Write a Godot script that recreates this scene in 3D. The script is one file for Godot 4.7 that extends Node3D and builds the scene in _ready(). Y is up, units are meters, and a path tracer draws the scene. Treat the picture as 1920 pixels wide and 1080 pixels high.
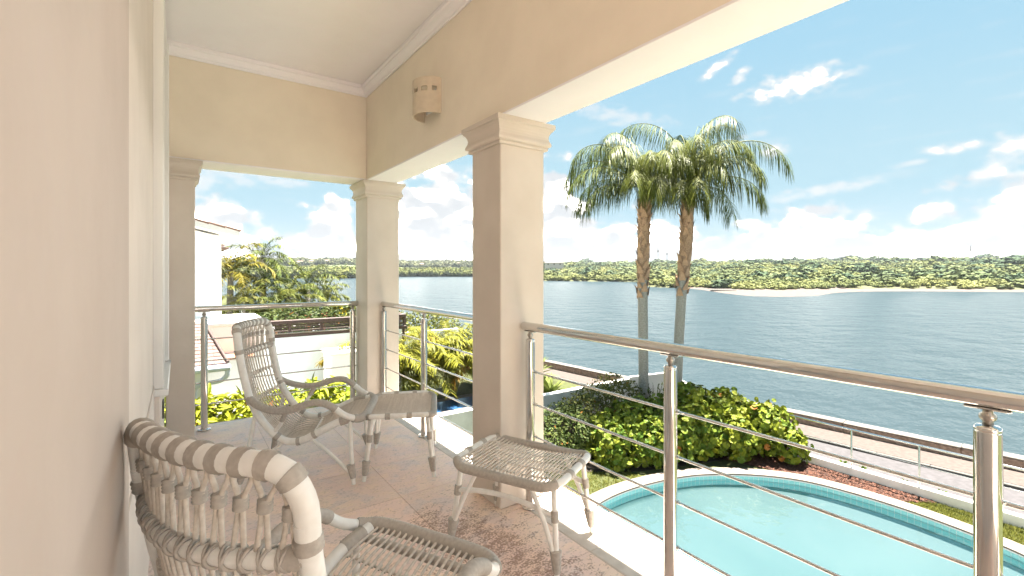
extends Node3D

# ---------------------------------------------------------------- constants of the place
const G := -3.1          # garden level
const S := -4.3          # sea level
const EYE := Vector3(0, 1.4, 0)
const YAW := 35.47

var M := {}
var taken := {}
var rng := RandomNumberGenerator.new()

# ---------------------------------------------------------------- mesh builder
class MB:
	var v := PackedVector3Array()
	var n := PackedVector3Array()
	var uv := PackedVector2Array()
	var col := PackedColorArray()
	var idx := PackedInt32Array()
	var tint := Color(1, 1, 1)
	var use_col := false

	func vert(p: Vector3, nn: Vector3, u := Vector2.ZERO) -> int:
		v.push_back(p); n.push_back(nn); uv.push_back(u)
		if use_col: col.push_back(tint)
		return v.size() - 1

	func face(a: int, b: int, c: int) -> void:   # counter-clockwise seen from outside
		idx.push_back(a); idx.push_back(c); idx.push_back(b)

	func tri(a: Vector3, b: Vector3, c: Vector3) -> void:
		var nn := (b - a).cross(c - a).normalized()
		face(vert(a, nn), vert(b, nn), vert(c, nn))

	func quad(a: Vector3, b: Vector3, c: Vector3, d: Vector3) -> void:
		var nn := (b - a).cross(d - a)
		if nn.length_squared() < 1e-14: nn = (c - b).cross(d - c)
		nn = nn.normalized()
		var i := vert(a, nn, Vector2(0, 0)); var j := vert(b, nn, Vector2(1, 0)); var k := vert(c, nn, Vector2(1, 1)); var l := vert(d, nn, Vector2(0, 1))
		face(i, j, k); face(i, k, l)

	# chamfered box between two corners
	func box(lo: Vector3, hi: Vector3, bev := 0.0, xf := Transform3D()) -> void:
		var c := (lo + hi) * 0.5
		var h := (hi - lo) * 0.5
		var b := minf(bev, minf(h.x, minf(h.y, h.z)) * 0.9)
		var ax := [Vector3(1, 0, 0), Vector3(0, 1, 0), Vector3(0, 0, 1)]
		for k in 3:
			var m: int = (k + 1) % 3
			var l: int = (k + 2) % 3
			for s in [-1.0, 1.0]:
				var o: Vector3 = c + ax[k] * (h[k] * s)
				var u: Vector3 = ax[m] * (h[m] - b)
				var w: Vector3 = ax[l] * (h[l] - b)
				if s > 0: quad(xf * (o - u - w), xf * (o + u - w), xf * (o + u + w), xf * (o - u + w))
				else: quad(xf * (o - u + w), xf * (o + u + w), xf * (o + u - w), xf * (o - u - w))
		if b <= 0.0: return
		for k in 3:
			var m: int = (k + 1) % 3
			var l: int = (k + 2) % 3
			for s in [-1.0, 1.0]:
				for t in [-1.0, 1.0]:
					var p1: Vector3 = c + ax[m] * (h[m] * s) + ax[l] * ((h[l] - b) * t)
					var p2: Vector3 = c + ax[m] * ((h[m] - b) * s) + ax[l] * (h[l] * t)
					var e: Vector3 = ax[k] * (h[k] - b)
					if s * t > 0: quad(xf * (p1 - e), xf * (p1 + e), xf * (p2 + e), xf * (p2 - e)) if false else _out(xf * (p1 - e), xf * (p1 + e), xf * (p2 + e), xf * (p2 - e), xf.basis * (ax[m] * s + ax[l] * t))
					else: _out(xf * (p1 - e), xf * (p1 + e), xf * (p2 + e), xf * (p2 - e), xf.basis * (ax[m] * s + ax[l] * t))
		for sx in [-1.0, 1.0]:
			for sy in [-1.0, 1.0]:
				for sz in [-1.0, 1.0]:
					var q := c + Vector3(h.x * sx, h.y * sy, h.z * sz)
					var a1 := xf * (q - Vector3(0, b * sy, b * sz))
					var a2 := xf * (q - Vector3(b * sx, 0, b * sz))
					var a3 := xf * (q - Vector3(b * sx, b * sy, 0))
					var dir := xf.basis * Vector3(sx, sy, sz)
					if (a2 - a1).cross(a3 - a1).dot(dir) > 0: tri(a1, a2, a3)
					else: tri(a1, a3, a2)

	func _out(a: Vector3, b: Vector3, c: Vector3, d: Vector3, dir: Vector3) -> void:
		if (b - a).cross(d - a).dot(dir) > 0: quad(a, b, c, d)
		else: quad(a, d, c, b)

	# round tube along points
	func tube(pts: PackedVector3Array, rad, sides := 8, caps := true, closed := false) -> void:
		var m := pts.size()
		if m < 2: return
		var per: bool = rad is Array or rad is PackedFloat32Array
		var first := v.size()
		var t0 := (pts[1] - pts[0]).normalized()
		var nn := t0.cross(Vector3.UP)
		if nn.length() < 0.1: nn = t0.cross(Vector3.RIGHT)
		nn = nn.normalized()
		var len := 0.0
		var ends := []
		for i in m:
			var t: Vector3
			if closed: t = (pts[(i + 1) % m] - pts[(i - 1 + m) % m]).normalized()
			else: t = (pts[mini(i + 1, m - 1)] - pts[maxi(i - 1, 0)]).normalized()
			nn = (nn - t * nn.dot(t)).normalized()
			var bb := t.cross(nn)
			var r: float = rad[i] if per else rad
			if i > 0: len += pts[i].distance_to(pts[i - 1])
			for j in sides + 1:
				var a := TAU * j / sides
				var d := nn * cos(a) + bb * sin(a)
				vert(pts[i] + d * r, d, Vector2(float(j) / sides, len))
			if i == 0 or i == m - 1: ends.append([pts[i], nn, bb, t, r])
		var w := sides + 1
		for i in (m if closed else m - 1):
			var i2 := (i + 1) % m
			for j in sides:
				var a := first + i * w + j
				var c := first + i2 * w + j
				face(a, a + 1, c + 1); face(a, c + 1, c)
		if caps and not closed:
			for k in 2:
				var e: Array = ends[k]
				var out: Vector3 = e[3] * (1.0 if k == 1 else -1.0)
				var ci := vert(e[0] + out * (e[4] * 0.25), out)
				var ring := []
				for j in sides:
					var a := TAU * j / sides
					ring.append(vert(e[0] + (e[1] * cos(a) + e[2] * sin(a)) * e[4], out))
				for j in sides:
					if k == 1: face(ci, ring[j], ring[(j + 1) % sides])
					else: face(ci, ring[(j + 1) % sides], ring[j])

	# profile (radius, y) turned round the y axis
	func lathe(prof: Array, sides := 16, xf := Transform3D(), from := 0.0, to := TAU) -> void:
		var first := v.size()
		var m := prof.size()
		for i in m:
			var p: Vector2 = prof[i]
			var q: Vector2 = prof[mini(i + 1, m - 1)] - prof[maxi(i - 1, 0)]
			var nr := Vector2(q.y, -q.x).normalized()
			for j in sides + 1:
				var a := lerpf(from, to, float(j) / sides)
				var d := Vector3(cos(a), 0, -sin(a))
				vert(xf * (d * p.x + Vector3.UP * p.y), (xf.basis * (d * nr.x + Vector3.UP * nr.y)).normalized(), Vector2(float(j) / sides, p.y))
		var w := sides + 1
		for i in m - 1:
			for j in sides:
				var a := first + i * w + j
				face(a, a + 1, a + w + 1); face(a, a + w + 1, a + w)

	# closed outline in xz (either turn) raised from y0 to y1
	func prism(poly: PackedVector2Array, y0: float, y1: float, top := true, bottom := true, sidewalls := true) -> void:
		var p := poly.duplicate()
		if Geometry2D.is_polygon_clockwise(p): p.reverse()
		# now counter-clockwise in (x, z) seen with z up, which is clockwise seen from above (y up)
		var t := Geometry2D.triangulate_polygon(p)
		for k in range(0, t.size(), 3):
			var a := p[t[k]]; var b := p[t[k + 1]]; var c := p[t[k + 2]]
			if top: flat(Vector3(a.x, y1, a.y), Vector3(b.x, y1, b.y), Vector3(c.x, y1, c.y), Vector3.UP)
			if bottom: flat(Vector3(a.x, y0, a.y), Vector3(b.x, y0, b.y), Vector3(c.x, y0, c.y), Vector3.DOWN)
		if sidewalls:
			for i in p.size():
				var a := p[i]; var b := p[(i + 1) % p.size()]
				var out := Vector3(b.y - a.y, 0, -(b.x - a.x))
				_out(Vector3(a.x, y0, a.y), Vector3(b.x, y0, b.y), Vector3(b.x, y1, b.y), Vector3(a.x, y1, a.y), out)

	func flat(a: Vector3, b: Vector3, c: Vector3, up: Vector3) -> void:
		var i := vert(a, up, Vector2(a.x, a.z)); var j := vert(b, up, Vector2(b.x, b.z)); var k := vert(c, up, Vector2(c.x, c.z))
		if (b - a).cross(c - a).dot(up) > 0: face(i, j, k)
		else: face(i, k, j)

	func mesh() -> ArrayMesh:
		var arr := []
		arr.resize(Mesh.ARRAY_MAX)
		arr[Mesh.ARRAY_VERTEX] = v
		arr[Mesh.ARRAY_NORMAL] = n
		arr[Mesh.ARRAY_TEX_UV] = uv
		if use_col: arr[Mesh.ARRAY_COLOR] = col
		arr[Mesh.ARRAY_INDEX] = idx
		var am := ArrayMesh.new()
		am.add_surface_from_arrays(Mesh.PRIMITIVE_TRIANGLES, arr)
		return am

# ---------------------------------------------------------------- scene helpers
func numbered(called: String) -> String:
	if not taken.has(called):
		taken[called] = 0
		return called
	taken[called] += 1
	return "%s_%03d" % [called, taken[called]]

func tag(o: Node, label := "", category := "", group := "", kind := "") -> Node:
	if label: o.set_meta("label", label)
	if category: o.set_meta("category", category)
	if group: o.set_meta("group", group)
	if kind: o.set_meta("kind", kind)
	return o

func thing(called: String, label: String, category: String, at := Vector3.ZERO, turn := 0.0, group := "") -> Node3D:
	var o := Node3D.new()
	o.name = numbered(called)
	add_child(o)
	o.position = at
	o.rotation.y = turn
	tag(o, label, category, group)
	return o

func part(parent: Node, called: String, mesh: Mesh, m: Material, xf := Transform3D()) -> MeshInstance3D:
	var o := MeshInstance3D.new()
	o.name = called if parent != self else numbered(called)
	o.mesh = mesh
	o.material_override = m
	o.transform = xf
	parent.add_child(o, true)
	return o

func mbpart(parent: Node, called: String, mb: MB, m: Material) -> MeshInstance3D:
	return part(parent, called, mb.mesh(), m)

func struct(called: String, mb: MB, m: Material, label := "") -> MeshInstance3D:
	var o := mbpart(self, called, mb, m)
	tag(o, label, "", "", "structure")
	return o

func scatter(parent: Node, called: String, mesh: Mesh, m: Material, xfs: Array, cols: Array) -> MultiMeshInstance3D:
	var mm := MultiMesh.new()
	mm.transform_format = MultiMesh.TRANSFORM_3D
	mm.use_colors = true
	mm.mesh = mesh
	mm.instance_count = xfs.size()
	for i in xfs.size():
		mm.set_instance_transform(i, xfs[i])
		mm.set_instance_color(i, cols[i])
	var o := MultiMeshInstance3D.new()
	o.name = called if parent != self else numbered(called)
	o.multimesh = mm
	o.material_override = m
	o.set_meta("kind", "stuff")
	parent.add_child(o, true)
	return o

func lin(r: float, g: float, b: float) -> Color:
	return Color(r, g, b).linear_to_srgb()

func mat(c: Color, rough := 0.7, metal := 0.0) -> StandardMaterial3D:
	var m := StandardMaterial3D.new()
	m.albedo_color = c.linear_to_srgb()
	m.roughness = rough
	m.metallic = metal
	return m

func noise(freq: float, octaves := 4, sd := 1, gain := 0.5) -> FastNoiseLite:
	var f := FastNoiseLite.new()
	f.noise_type = FastNoiseLite.TYPE_SIMPLEX_SMOOTH
	f.seed = sd
	f.frequency = freq
	f.fractal_type = FastNoiseLite.FRACTAL_FBM
	f.fractal_octaves = octaves
	f.fractal_gain = gain
	return f

func noise_tex(freq: float, size := 512, octaves := 4, sd := 1, ramp: Gradient = null, normal := false, strength := 4.0) -> NoiseTexture2D:
	var t := NoiseTexture2D.new()
	t.width = size
	t.height = size
	t.seamless = true
	t.noise = noise(freq, octaves, sd)
	if ramp: t.color_ramp = ramp
	if normal:
		t.as_normal_map = true
		t.bump_strength = strength
	return t

func ramp(stops: Array) -> Gradient:      # [[offset, linear colour], ...]
	var g := Gradient.new()
	var off := PackedFloat32Array()
	var col := PackedColorArray()
	for s in stops:
		off.push_back(s[0])
		col.push_back((s[1] as Color).linear_to_srgb())
	g.offsets = off
	g.colors = col
	return g

func mottled(m: StandardMaterial3D, lo: Color, hi: Color, freq: float, metres: float, sd := 1, size := 512) -> StandardMaterial3D:
	m.albedo_color = Color(1, 1, 1)
	m.albedo_texture = noise_tex(freq, size, 5, sd, ramp([[0.2, lo], [0.8, hi]]))
	m.uv1_triplanar = true
	m.uv1_world_triplanar = true
	m.uv1_scale = Vector3.ONE / metres
	return m

func relief(m: StandardMaterial3D, freq: float, cm: float, sd := 5, size := 512) -> StandardMaterial3D:
	m.heightmap_enabled = true
	m.heightmap_texture = noise_tex(freq, size, 4, sd)
	m.heightmap_scale = cm
	return m

func spline(p: Array, n: int) -> PackedVector3Array:      # Catmull-Rom, n points
	var out := PackedVector3Array()
	var m := p.size()
	for k in n:
		var t := float(k) / (n - 1) * (m - 1)
		var i := mini(int(t), m - 2)
		var f := t - i
		var a: Vector3 = p[i]
		var b: Vector3 = p[i + 1]
		var pre: Vector3 = p[i - 1] if i > 0 else a * 2.0 - b
		var post: Vector3 = p[i + 2] if i + 2 < m else b * 2.0 - a
		out.push_back(a.cubic_interpolate(b, pre, post, f))
	return out

func sub(pts: PackedVector3Array, a: float, b: float, n: int) -> PackedVector3Array:   # the stretch a..b (shares of its length) of a line, n points
	var cum := PackedFloat32Array([0.0])
	for i in range(1, pts.size()): cum.push_back(cum[i - 1] + pts[i].distance_to(pts[i - 1]))
	var total := cum[cum.size() - 1]
	var out := PackedVector3Array()
	var i := 0
	for k in n:
		var d := clampf(lerpf(a, b, float(k) / (n - 1)), 0, 1) * total
		while i < pts.size() - 2 and cum[i + 1] < d: i += 1
		while i > 0 and cum[i] > d: i -= 1
		var f := (d - cum[i]) / maxf(cum[i + 1] - cum[i], 1e-6)
		out.push_back(pts[i].lerp(pts[i + 1], f))
	return out

func length_of(pts: PackedVector3Array) -> float:
	var s := 0.0
	for i in range(1, pts.size()): s += pts[i].distance_to(pts[i - 1])
	return s

func bar(a: Vector3, b: Vector3, r: float, sides := 10) -> MB:
	var mb := MB.new()
	mb.tube(PackedVector3Array([a, b]), r, sides)
	return mb

# cord wound round a tube: ridges along the stretch
func wind_cord(mb: MB, pts: PackedVector3Array, r: float, cord := 0.009, sides := 10) -> void:
	var turns := maxi(2, int(round(length_of(pts) / cord)))
	var n := turns * 4 + 1
	var q := sub(pts, 0, 1, n)
	var rad := PackedFloat32Array()
	for i in n: rad.push_back(r + 0.0016 * absf(sin(PI * i / 4.0)) * 1.6)
	rad[0] = r - 0.002
	rad[n - 1] = r - 0.002
	mb.tube(q, rad, sides)

func seaward(x0: float, z: float) -> float:      # the shore road runs at a slight angle to the house
	return x0 + 0.087 * (z + 1.9)

func polar(az_deg: float, r: float, y: float) -> Vector3:
	var a := deg_to_rad(az_deg)
	return Vector3(sin(a) * r, y, -cos(a) * r)

func table(t: Array, x: float) -> float:
	if x <= t[0][0]: return t[0][1]
	for i in range(1, t.size()):
		if x <= t[i][0]: return lerpf(t[i - 1][1], t[i][1], (x - t[i - 1][0]) / (t[i][0] - t[i - 1][0]))
	return t[t.size() - 1][1]

# ---------------------------------------------------------------- the scene
func _ready() -> void:
	rng.seed = 20240607
	camera_and_light()
	materials()
	setting()
	house()
	seaside()
	pool()
	far_shore()
	railings()
	sconce()
	furniture()
	garden()
	neighbours()

func camera_and_light() -> void:
	var cam := Camera3D.new()
	cam.name = "camera"
	add_child(cam)
	cam.position = EYE
	cam.rotation_degrees = Vector3(0, -YAW, 0)
	cam.projection = Camera3D.PROJECTION_FRUSTUM
	cam.keep_aspect = Camera3D.KEEP_HEIGHT
	cam.near = 0.05
	cam.far = 6000.0
	cam.size = 2.0 * 0.05 * 540.0 / 880.0
	cam.frustum_offset = Vector2(0, -0.05 * 30.0 / 880.0)
	cam.current = true

	var env := Environment.new()
	env.background_mode = Environment.BG_SKY
	var sky := Sky.new()
	var pano := PanoramaSkyMaterial.new()
	pano.panorama = sky_picture()
	sky.sky_material = pano
	env.sky = sky
	env.background_energy_multiplier = 1.0
	env.tonemap_mode = Environment.TONE_MAPPER_LINEAR
	env.tonemap_exposure = 18.0
	env.fog_enabled = true
	env.fog_density = 0.00008
	env.fog_light_color = lin(0.78, 0.86, 0.95)
	env.sdfgi_enabled = true
	env.ssao_enabled = true
	env.ssil_enabled = true
	var we := WorldEnvironment.new()
	we.name = "world_environment"
	we.environment = env
	add_child(we)

	var sun := DirectionalLight3D.new()
	sun.name = "sun"
	add_child(sun)
	sun.light_energy = 0.72
	sun.light_color = lin(1.0, 0.94, 0.85)
	sun.light_angular_distance = 0.5
	sun.shadow_enabled = true
	sun.look_at_from_position(Vector3(0.29, 1.0, -0.06) * 50.0, Vector3.ZERO)

# cumulus low over the horizon all round, a few small clouds higher up
func sky_picture() -> ImageTexture:
	var W := 2816
	var H := 1408
	var f1 := noise(1.0, 5, 11, 0.52)
	var f2 := noise(1.0, 3, 23)
	var f3 := noise(1.0, 4, 37, 0.55)
	var f4 := noise(0.8, 3, 11, 0.45)
	var tops := [[-180, 7.0], [-150, 5.5], [-120, 9.0], [-95, 6.0], [-60, 8.5], [-35, 6.0], [-12, 8.0], [1, 8.0], [4, 7.8], [8, 5.2], [11, 6.0], [13, 6.2], [14.5, 8.3], [16.5, 6.3], [19, 6.0], [22, 10.0], [26, 12.0], [30, 12.0], [38, 12.5], [42, 11.5], [46, 7.0], [50, 5.4], [56, 4.6], [60, 5.2], [65, 6.2], [70, 5.6], [74, 5.0], [79, 6.0], [83, 7.2], [90, 7.0], [110, 5.5], [130, 8.5], [155, 6.0], [180, 7.0]]
	# small clouds: azimuth, elevation, half width, half height (degrees), tilt, strength
	var small := [[66.6, 18.9, 4.0, 1.15, 0.06, 1.2], [59.3, 21.9, 1.5, 0.5, 0.55, 1.0], [61.2, 20.4, 0.95, 0.6, 0.5, 0.9], [78.8, 10.9, 2.0, 0.5, 0.0, 1.0], [75.8, 10.0, 1.4, 0.25, 0.1, 0.6], [64.6, 12.6, 1.3, 0.7, -0.1, 1.0], [83.5, 10.2, 2.6, 1.0, -0.1, 1.0], [69.5, 8.3, 3.4, 0.55, 0.12, 0.75], [66.5, 8.0, 2.2, 0.6, 0.1, 0.7], [49.0, 17.8, 4.2, 0.9, -0.22, 0.62], [45.5, 18.8, 3.0, 0.8, -0.2, 0.5], [62.5, 14.6, 1.6, 0.35, 0.0, 0.45], [5.5, 10.3, 3.4, 1.2, 0.05, 0.6], [9.5, 9.7, 2.2, 0.4, 0.02, 0.65], [12.5, 11.2, 3.0, 0.35, 0.02, 0.4], [1.0, 9.6, 3.2, 1.4, 0.0, 0.7], [81.5, 8.8, 1.7, 0.8, 0.5, 0.9], [33.0, 17.0, 3.2, 0.8, 0.0, 0.6]]
	var r2 := RandomNumberGenerator.new()
	r2.seed = 5
	for k in 44:
		var az := r2.randf_range(92, 346)
		small.append([az if az < 180 else az - 360, r2.randf_range(8, 30), r2.randf_range(1.2, 4.5), r2.randf_range(0.4, 1.2), r2.randf_range(-0.2, 0.3), r2.randf_range(0.5, 1.2)])
	var data := PackedFloat32Array()
	data.resize(W * H * 3)
	var blue_low := Vector3(0.0400, 0.0478, 0.0517)
	var blue_mid := Vector3(0.0289, 0.0428, 0.0494)
	var blue_high := Vector3(0.0228, 0.0389, 0.0494)
	var zenith := Vector3(0.0122, 0.0267, 0.0422)
	var toptab := PackedFloat32Array()
	toptab.resize(W)
	for x in W: toptab[x] = table(tops, wrapf((float(x) + 0.5) / W * 360.0, -180.0, 180.0))
	for y in H / 2:
		var el := 90.0 - (y + 0.5) / H * 180.0
		var base: Vector3
		if el < 9.0: base = blue_low.lerp(blue_mid, smoothstep(0.0, 9.0, el))
		elif el < 26.0: base = blue_mid.lerp(blue_high, smoothstep(9.0, 26.0, el))
		else: base = blue_high.lerp(zenith, smoothstep(26.0, 80.0, el))
		var near := []
		for s in small:
			if absf(el - s[1]) < s[3] * 3.0 + absf(s[4]) * s[2] * 2.0 + 0.5: near.append(s)
		var ce := cos(deg_to_rad(el))
		for x in W:
			var c := base
			if el < 36.0:
				var az := wrapf((x + 0.5) / W * 360.0, -180.0, 180.0)
				var a := deg_to_rad(az)
				var px := sin(a) * 57.3
				var pz := cos(a) * 57.3
				var dens := 0.0
				var lit := 1.0
				var top := toptab[x]
				if el < top + 6.0:
					var q := Vector3(px * 0.26, el * 0.40, pz * 0.26)
					var nn := f1.get_noise_3dv(q)
					var big := f2.get_noise_3dv(q * 0.28)
					var k := nn * 1.5 + big * 0.9 + (top - el) / 3.2
					dens = smoothstep(-0.15, 0.60, k)
					# the lower parts of each puff are greyer than its top
					var soft := f4.get_noise_3dv(q)
					var above := f4.get_noise_3dv(q + Vector3(0, 0.5, 0))
					lit = clampf(0.86 + (soft - above) * 0.95 - 0.16 * smoothstep(0.3, 1.6, k) + nn * 0.12, 0.0, 1.0)
					dens *= 1.0 - 0.22 * smoothstep(4.0, 0.0, el) * (0.5 + big)
					if el < 4.5: lit = lerpf(lit, 0.62, 0.35 * smoothstep(4.5, 0.5, el))
				var wisp := f3.get_noise_3dv(Vector3(px * 0.10, el * 0.75, pz * 0.10) + Vector3(9, 0, 0))
				var thin := smoothstep(0.18, 0.6, wisp) * 0.16 * smoothstep(30.0, 14.0, el)
				for s in near:
					var dx: float = wrapf(az - s[0], -180, 180) * ce
					if absf(dx) > s[2] * 2.2: continue
					var dy: float = el - s[1] - s[4] * dx
					var e: float = 1.0 - pow(dx / s[2], 2) - pow(dy / s[3], 2)
					if e < -2.5: continue
					var nn2 := f1.get_noise_3dv(Vector3(px * 0.5, el * 1.0, pz * 0.5))
					thin = maxf(thin, s[5] * smoothstep(-0.8, 1.0, e * 0.75 + nn2 * 1.5 - 0.1))
				thin = minf(thin, 0.95)
				c = c.lerp(Vector3(0.0535, 0.0535, 0.0535), thin)
				c *= 1.0 + 1.2 * smoothstep(0.8, 0.97, thin)
				var cc := Vector3(0.0440, 0.0458, 0.0476).lerp(Vector3(0.0580, 0.0572, 0.0560), smoothstep(0.3, 0.9, lit))
				# sunlit billows are far brighter than the sky between them
				cc *= Vector3.ONE + Vector3(15.5, 14.7, 13.5) * smoothstep(0.68, 1.0, lit) * smoothstep(0.82, 1.0, dens)
				c = c.lerp(cc, dens)
			var o := (y * W + x) * 3
			data[o] = c.x; data[o + 1] = c.y; data[o + 2] = c.z
	for y in range(H / 2, H):
		for x in W:
			var o := (y * W + x) * 3
			data[o] = 0.031; data[o + 1] = 0.035; data[o + 2] = 0.035
	var im := Image.create_from_data(W, H, false, Image.FORMAT_RGBF, data.to_byte_array())
	return ImageTexture.create_from_image(im)

func materials() -> void:
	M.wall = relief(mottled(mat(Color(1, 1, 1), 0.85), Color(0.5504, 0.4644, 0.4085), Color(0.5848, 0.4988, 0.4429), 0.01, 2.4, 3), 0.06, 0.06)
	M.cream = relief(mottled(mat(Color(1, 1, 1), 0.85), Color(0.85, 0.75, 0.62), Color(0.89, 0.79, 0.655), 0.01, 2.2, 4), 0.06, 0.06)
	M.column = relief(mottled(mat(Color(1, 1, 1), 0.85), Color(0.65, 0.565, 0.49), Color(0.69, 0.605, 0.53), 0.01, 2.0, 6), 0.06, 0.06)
	M.ceiling = relief(mottled(mat(Color(1, 1, 1), 0.9), Color(0.93, 0.885, 0.895), Color(0.945, 0.9, 0.91), 0.01, 2.0, 7), 0.05, 0.04)
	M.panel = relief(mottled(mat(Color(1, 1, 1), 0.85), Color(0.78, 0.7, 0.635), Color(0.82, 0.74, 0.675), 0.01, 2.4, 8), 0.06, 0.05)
	M.frame = mat(Color(0.86, 0.84, 0.82), 0.4)
	M.steel = mat(Color(0.66, 0.645, 0.625), 0.10, 1.0)
	M.steel_dark = mat(Color(0.42, 0.39, 0.36), 0.3, 1.0)
	M.cane_white = mottled(mat(Color(1, 1, 1), 0.45), Color(0.8, 0.765, 0.715), Color(0.89, 0.86, 0.82), 0.02, 0.5, 12)
	M.cane_white.uv1_world_triplanar = false
	M.cord = mottled(mat(Color(1, 1, 1), 0.65), Color(0.42, 0.37, 0.325), Color(0.54, 0.485, 0.43), 0.03, 0.3, 13)
	M.cord.uv1_world_triplanar = false
	M.cane = mottled(mat(Color(1, 1, 1), 0.55), Color(0.56, 0.485, 0.415), Color(0.72, 0.64, 0.56), 0.03, 0.3, 14)
	M.cane.uv1_world_triplanar = false
	M.brass = mat(Color(0.5, 0.40, 0.2), 0.4, 0.8)
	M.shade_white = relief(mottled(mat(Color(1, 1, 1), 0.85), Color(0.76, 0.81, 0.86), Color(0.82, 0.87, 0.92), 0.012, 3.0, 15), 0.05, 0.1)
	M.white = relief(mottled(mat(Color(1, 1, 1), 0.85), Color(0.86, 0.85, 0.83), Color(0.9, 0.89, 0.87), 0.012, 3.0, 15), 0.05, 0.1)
	M.garden_wall = relief(mottled(mat(Color(1, 1, 1), 0.85), Color(0.60, 0.57, 0.535), Color(0.74, 0.72, 0.69), 0.008, 3.0, 16), 0.05, 0.15)
	M.pinkish = relief(mottled(mat(Color(1, 1, 1), 0.9), Color(0.47, 0.36, 0.30), Color(0.60, 0.48, 0.41), 0.015, 3.0, 17), 0.1, 0.3)
	M.promenade = relief(mottled(mat(Color(1, 1, 1), 0.9), Color(0.0522, 0.03741, 0.03132), Color(0.0783, 0.05829, 0.04872), 0.03, 2.2, 18), 0.15, 0.5)
	M.asphalt = relief(mottled(mat(Color(1, 1, 1), 0.9), Color(0.03915, 0.03567, 0.03741), Color(0.05742, 0.0522, 0.05481), 0.02, 2.0, 19), 0.3, 0.4)
	M.kerb = relief(mottled(mat(Color(1, 1, 1), 0.9), Color(0.0609, 0.05742, 0.0522), Color(0.0957, 0.09135, 0.08265), 0.03, 1.0, 20), 0.15, 0.4)
	M.seawall = relief(mottled(mat(Color(1, 1, 1), 0.9), Color(0.19, 0.125, 0.09), Color(0.36, 0.26, 0.20), 0.02, 1.4, 21), 0.06, 1.2)
	M.seawall_cap = relief(mottled(mat(Color(1, 1, 1), 0.9), Color(0.1044, 0.09135, 0.0783), Color(0.1479, 0.1348, 0.1175), 0.03, 1.2, 22), 0.1, 0.4)
	M.grass_ground = relief(mottled(mat(Color(1, 1, 1), 0.95), Color(0.0348, 0.04524, 0.00783), Color(0.06264, 0.06699, 0.01305), 0.02, 1.6, 24), 0.3, 1.5)
	M.mulch = relief(mottled(mat(Color(1, 1, 1), 0.95), Color(0.03045, 0.01131, 0.00609), Color(0.07395, 0.03045, 0.01653), 0.08, 1.0, 25), 0.15, 3.0)
	M.soil = mat(Color(0.022, 0.015, 0.010), 0.95)
	M.coping = relief(mottled(mat(Color(1, 1, 1), 0.85), Color(0.1261, 0.1001, 0.0783), Color(0.174, 0.1436, 0.1201), 0.03, 1.2, 26), 0.1, 0.3)
	M.plaster = mottled(mat(Color(1, 1, 1), 0.8), Color(0.01, 0.0395, 0.043), Color(0.0195, 0.049, 0.0515), 0.006, 7.0, 27)
	M.tile_band = mottled(mat(Color(1, 1, 1), 0.3), Color(0.18, 0.46, 0.465), Color(0.25, 0.53, 0.525), 0.05, 0.6, 28)
	M.blue_plaster = mat(Color(0.008, 0.075, 0.20), 0.7)
	M.tan_paving = relief(mottled(mat(Color(1, 1, 1), 0.9), Color(0.1044, 0.08004, 0.0522), Color(0.1392, 0.1087, 0.0696), 0.02, 2.5, 29), 0.1, 0.3)
	M.brown_wood = relief(mottled(mat(Color(1, 1, 1), 0.6), Color(0.045, 0.026, 0.022), Color(0.085, 0.048, 0.038), 0.03, 0.8, 30), 0.05, 0.3)
	M.shingle = mottled(mat(Color(1, 1, 1), 0.85), Color(0.09135, 0.05655, 0.04785), Color(0.1305, 0.09135, 0.0783), 0.03, 0.8, 31)
	M.clay = mottled(mat(Color(1, 1, 1), 0.8), Color(0.13, 0.085, 0.07), Color(0.24, 0.15, 0.12), 0.04, 0.8, 32)
	M.terracotta = mat(Color(0.38, 0.15, 0.075), 0.8)
	M.gutter = mat(Color(0.50, 0.54, 0.66), 0.45)
	M.glass = mat(Color(0.5, 0.6, 0.62), 0.05)
	M.glass.transparency = BaseMaterial3D.TRANSPARENCY_ALPHA
	M.glass.albedo_color.a = 0.25
	M.dark = mat(Color(0.05, 0.045, 0.04), 0.6)
	M.sconce = relief(mottled(mat(Color(1, 1, 1), 0.8), Color(0.60, 0.50, 0.38), Color(0.66, 0.56, 0.43), 0.02, 0.5, 33), 0.06, 0.06)
	M.bark = relief(mottled(mat(Color(1, 1, 1), 0.9), Color(0.22, 0.205, 0.18), Color(0.44, 0.415, 0.365), 0.03, 0.7, 34), 0.08, 1.2)
	M.bark_top = relief(mottled(mat(Color(1, 1, 1), 0.9), Color(0.234, 0.135, 0.081), Color(0.54, 0.369, 0.243), 0.03, 0.7, 35), 0.08, 1.5)
	M.boot = relief(mottled(mat(Color(1, 1, 1), 0.9), Color(0.27, 0.153, 0.09), Color(0.594, 0.414, 0.279), 0.04, 0.4, 36), 0.1, 0.6)
	M.twig = mat(Color(0.10, 0.075, 0.05), 0.9)
	M.leaf = leaf_mat(0.5)
	M.frond = leaf_mat(0.42)
	M.far_leaf = leaf_mat(0.3)
	M.far_leaf.roughness = 0.9
	M.far_leaf.metallic_specular = 0.0
	M.land = mottled(mat(Color(1, 1, 1), 0.95), Color(0.04524, 0.05046, 0.01392), Color(0.07395, 0.07656, 0.02262), 0.02, 60.0, 40)
	M.golf = mottled(mat(Color(1, 1, 1), 0.95), Color(0.0522, 0.07395, 0.01566), Color(0.07395, 0.09135, 0.02262), 0.02, 90.0, 41)
	M.sand = mottled(mat(Color(1, 1, 1), 0.95), Color(0.05916, 0.0435, 0.0348), Color(0.087, 0.06699, 0.05568), 0.02, 14.0, 42)
	M.mud = mat(Color(0.035, 0.03, 0.022), 0.7)
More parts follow.
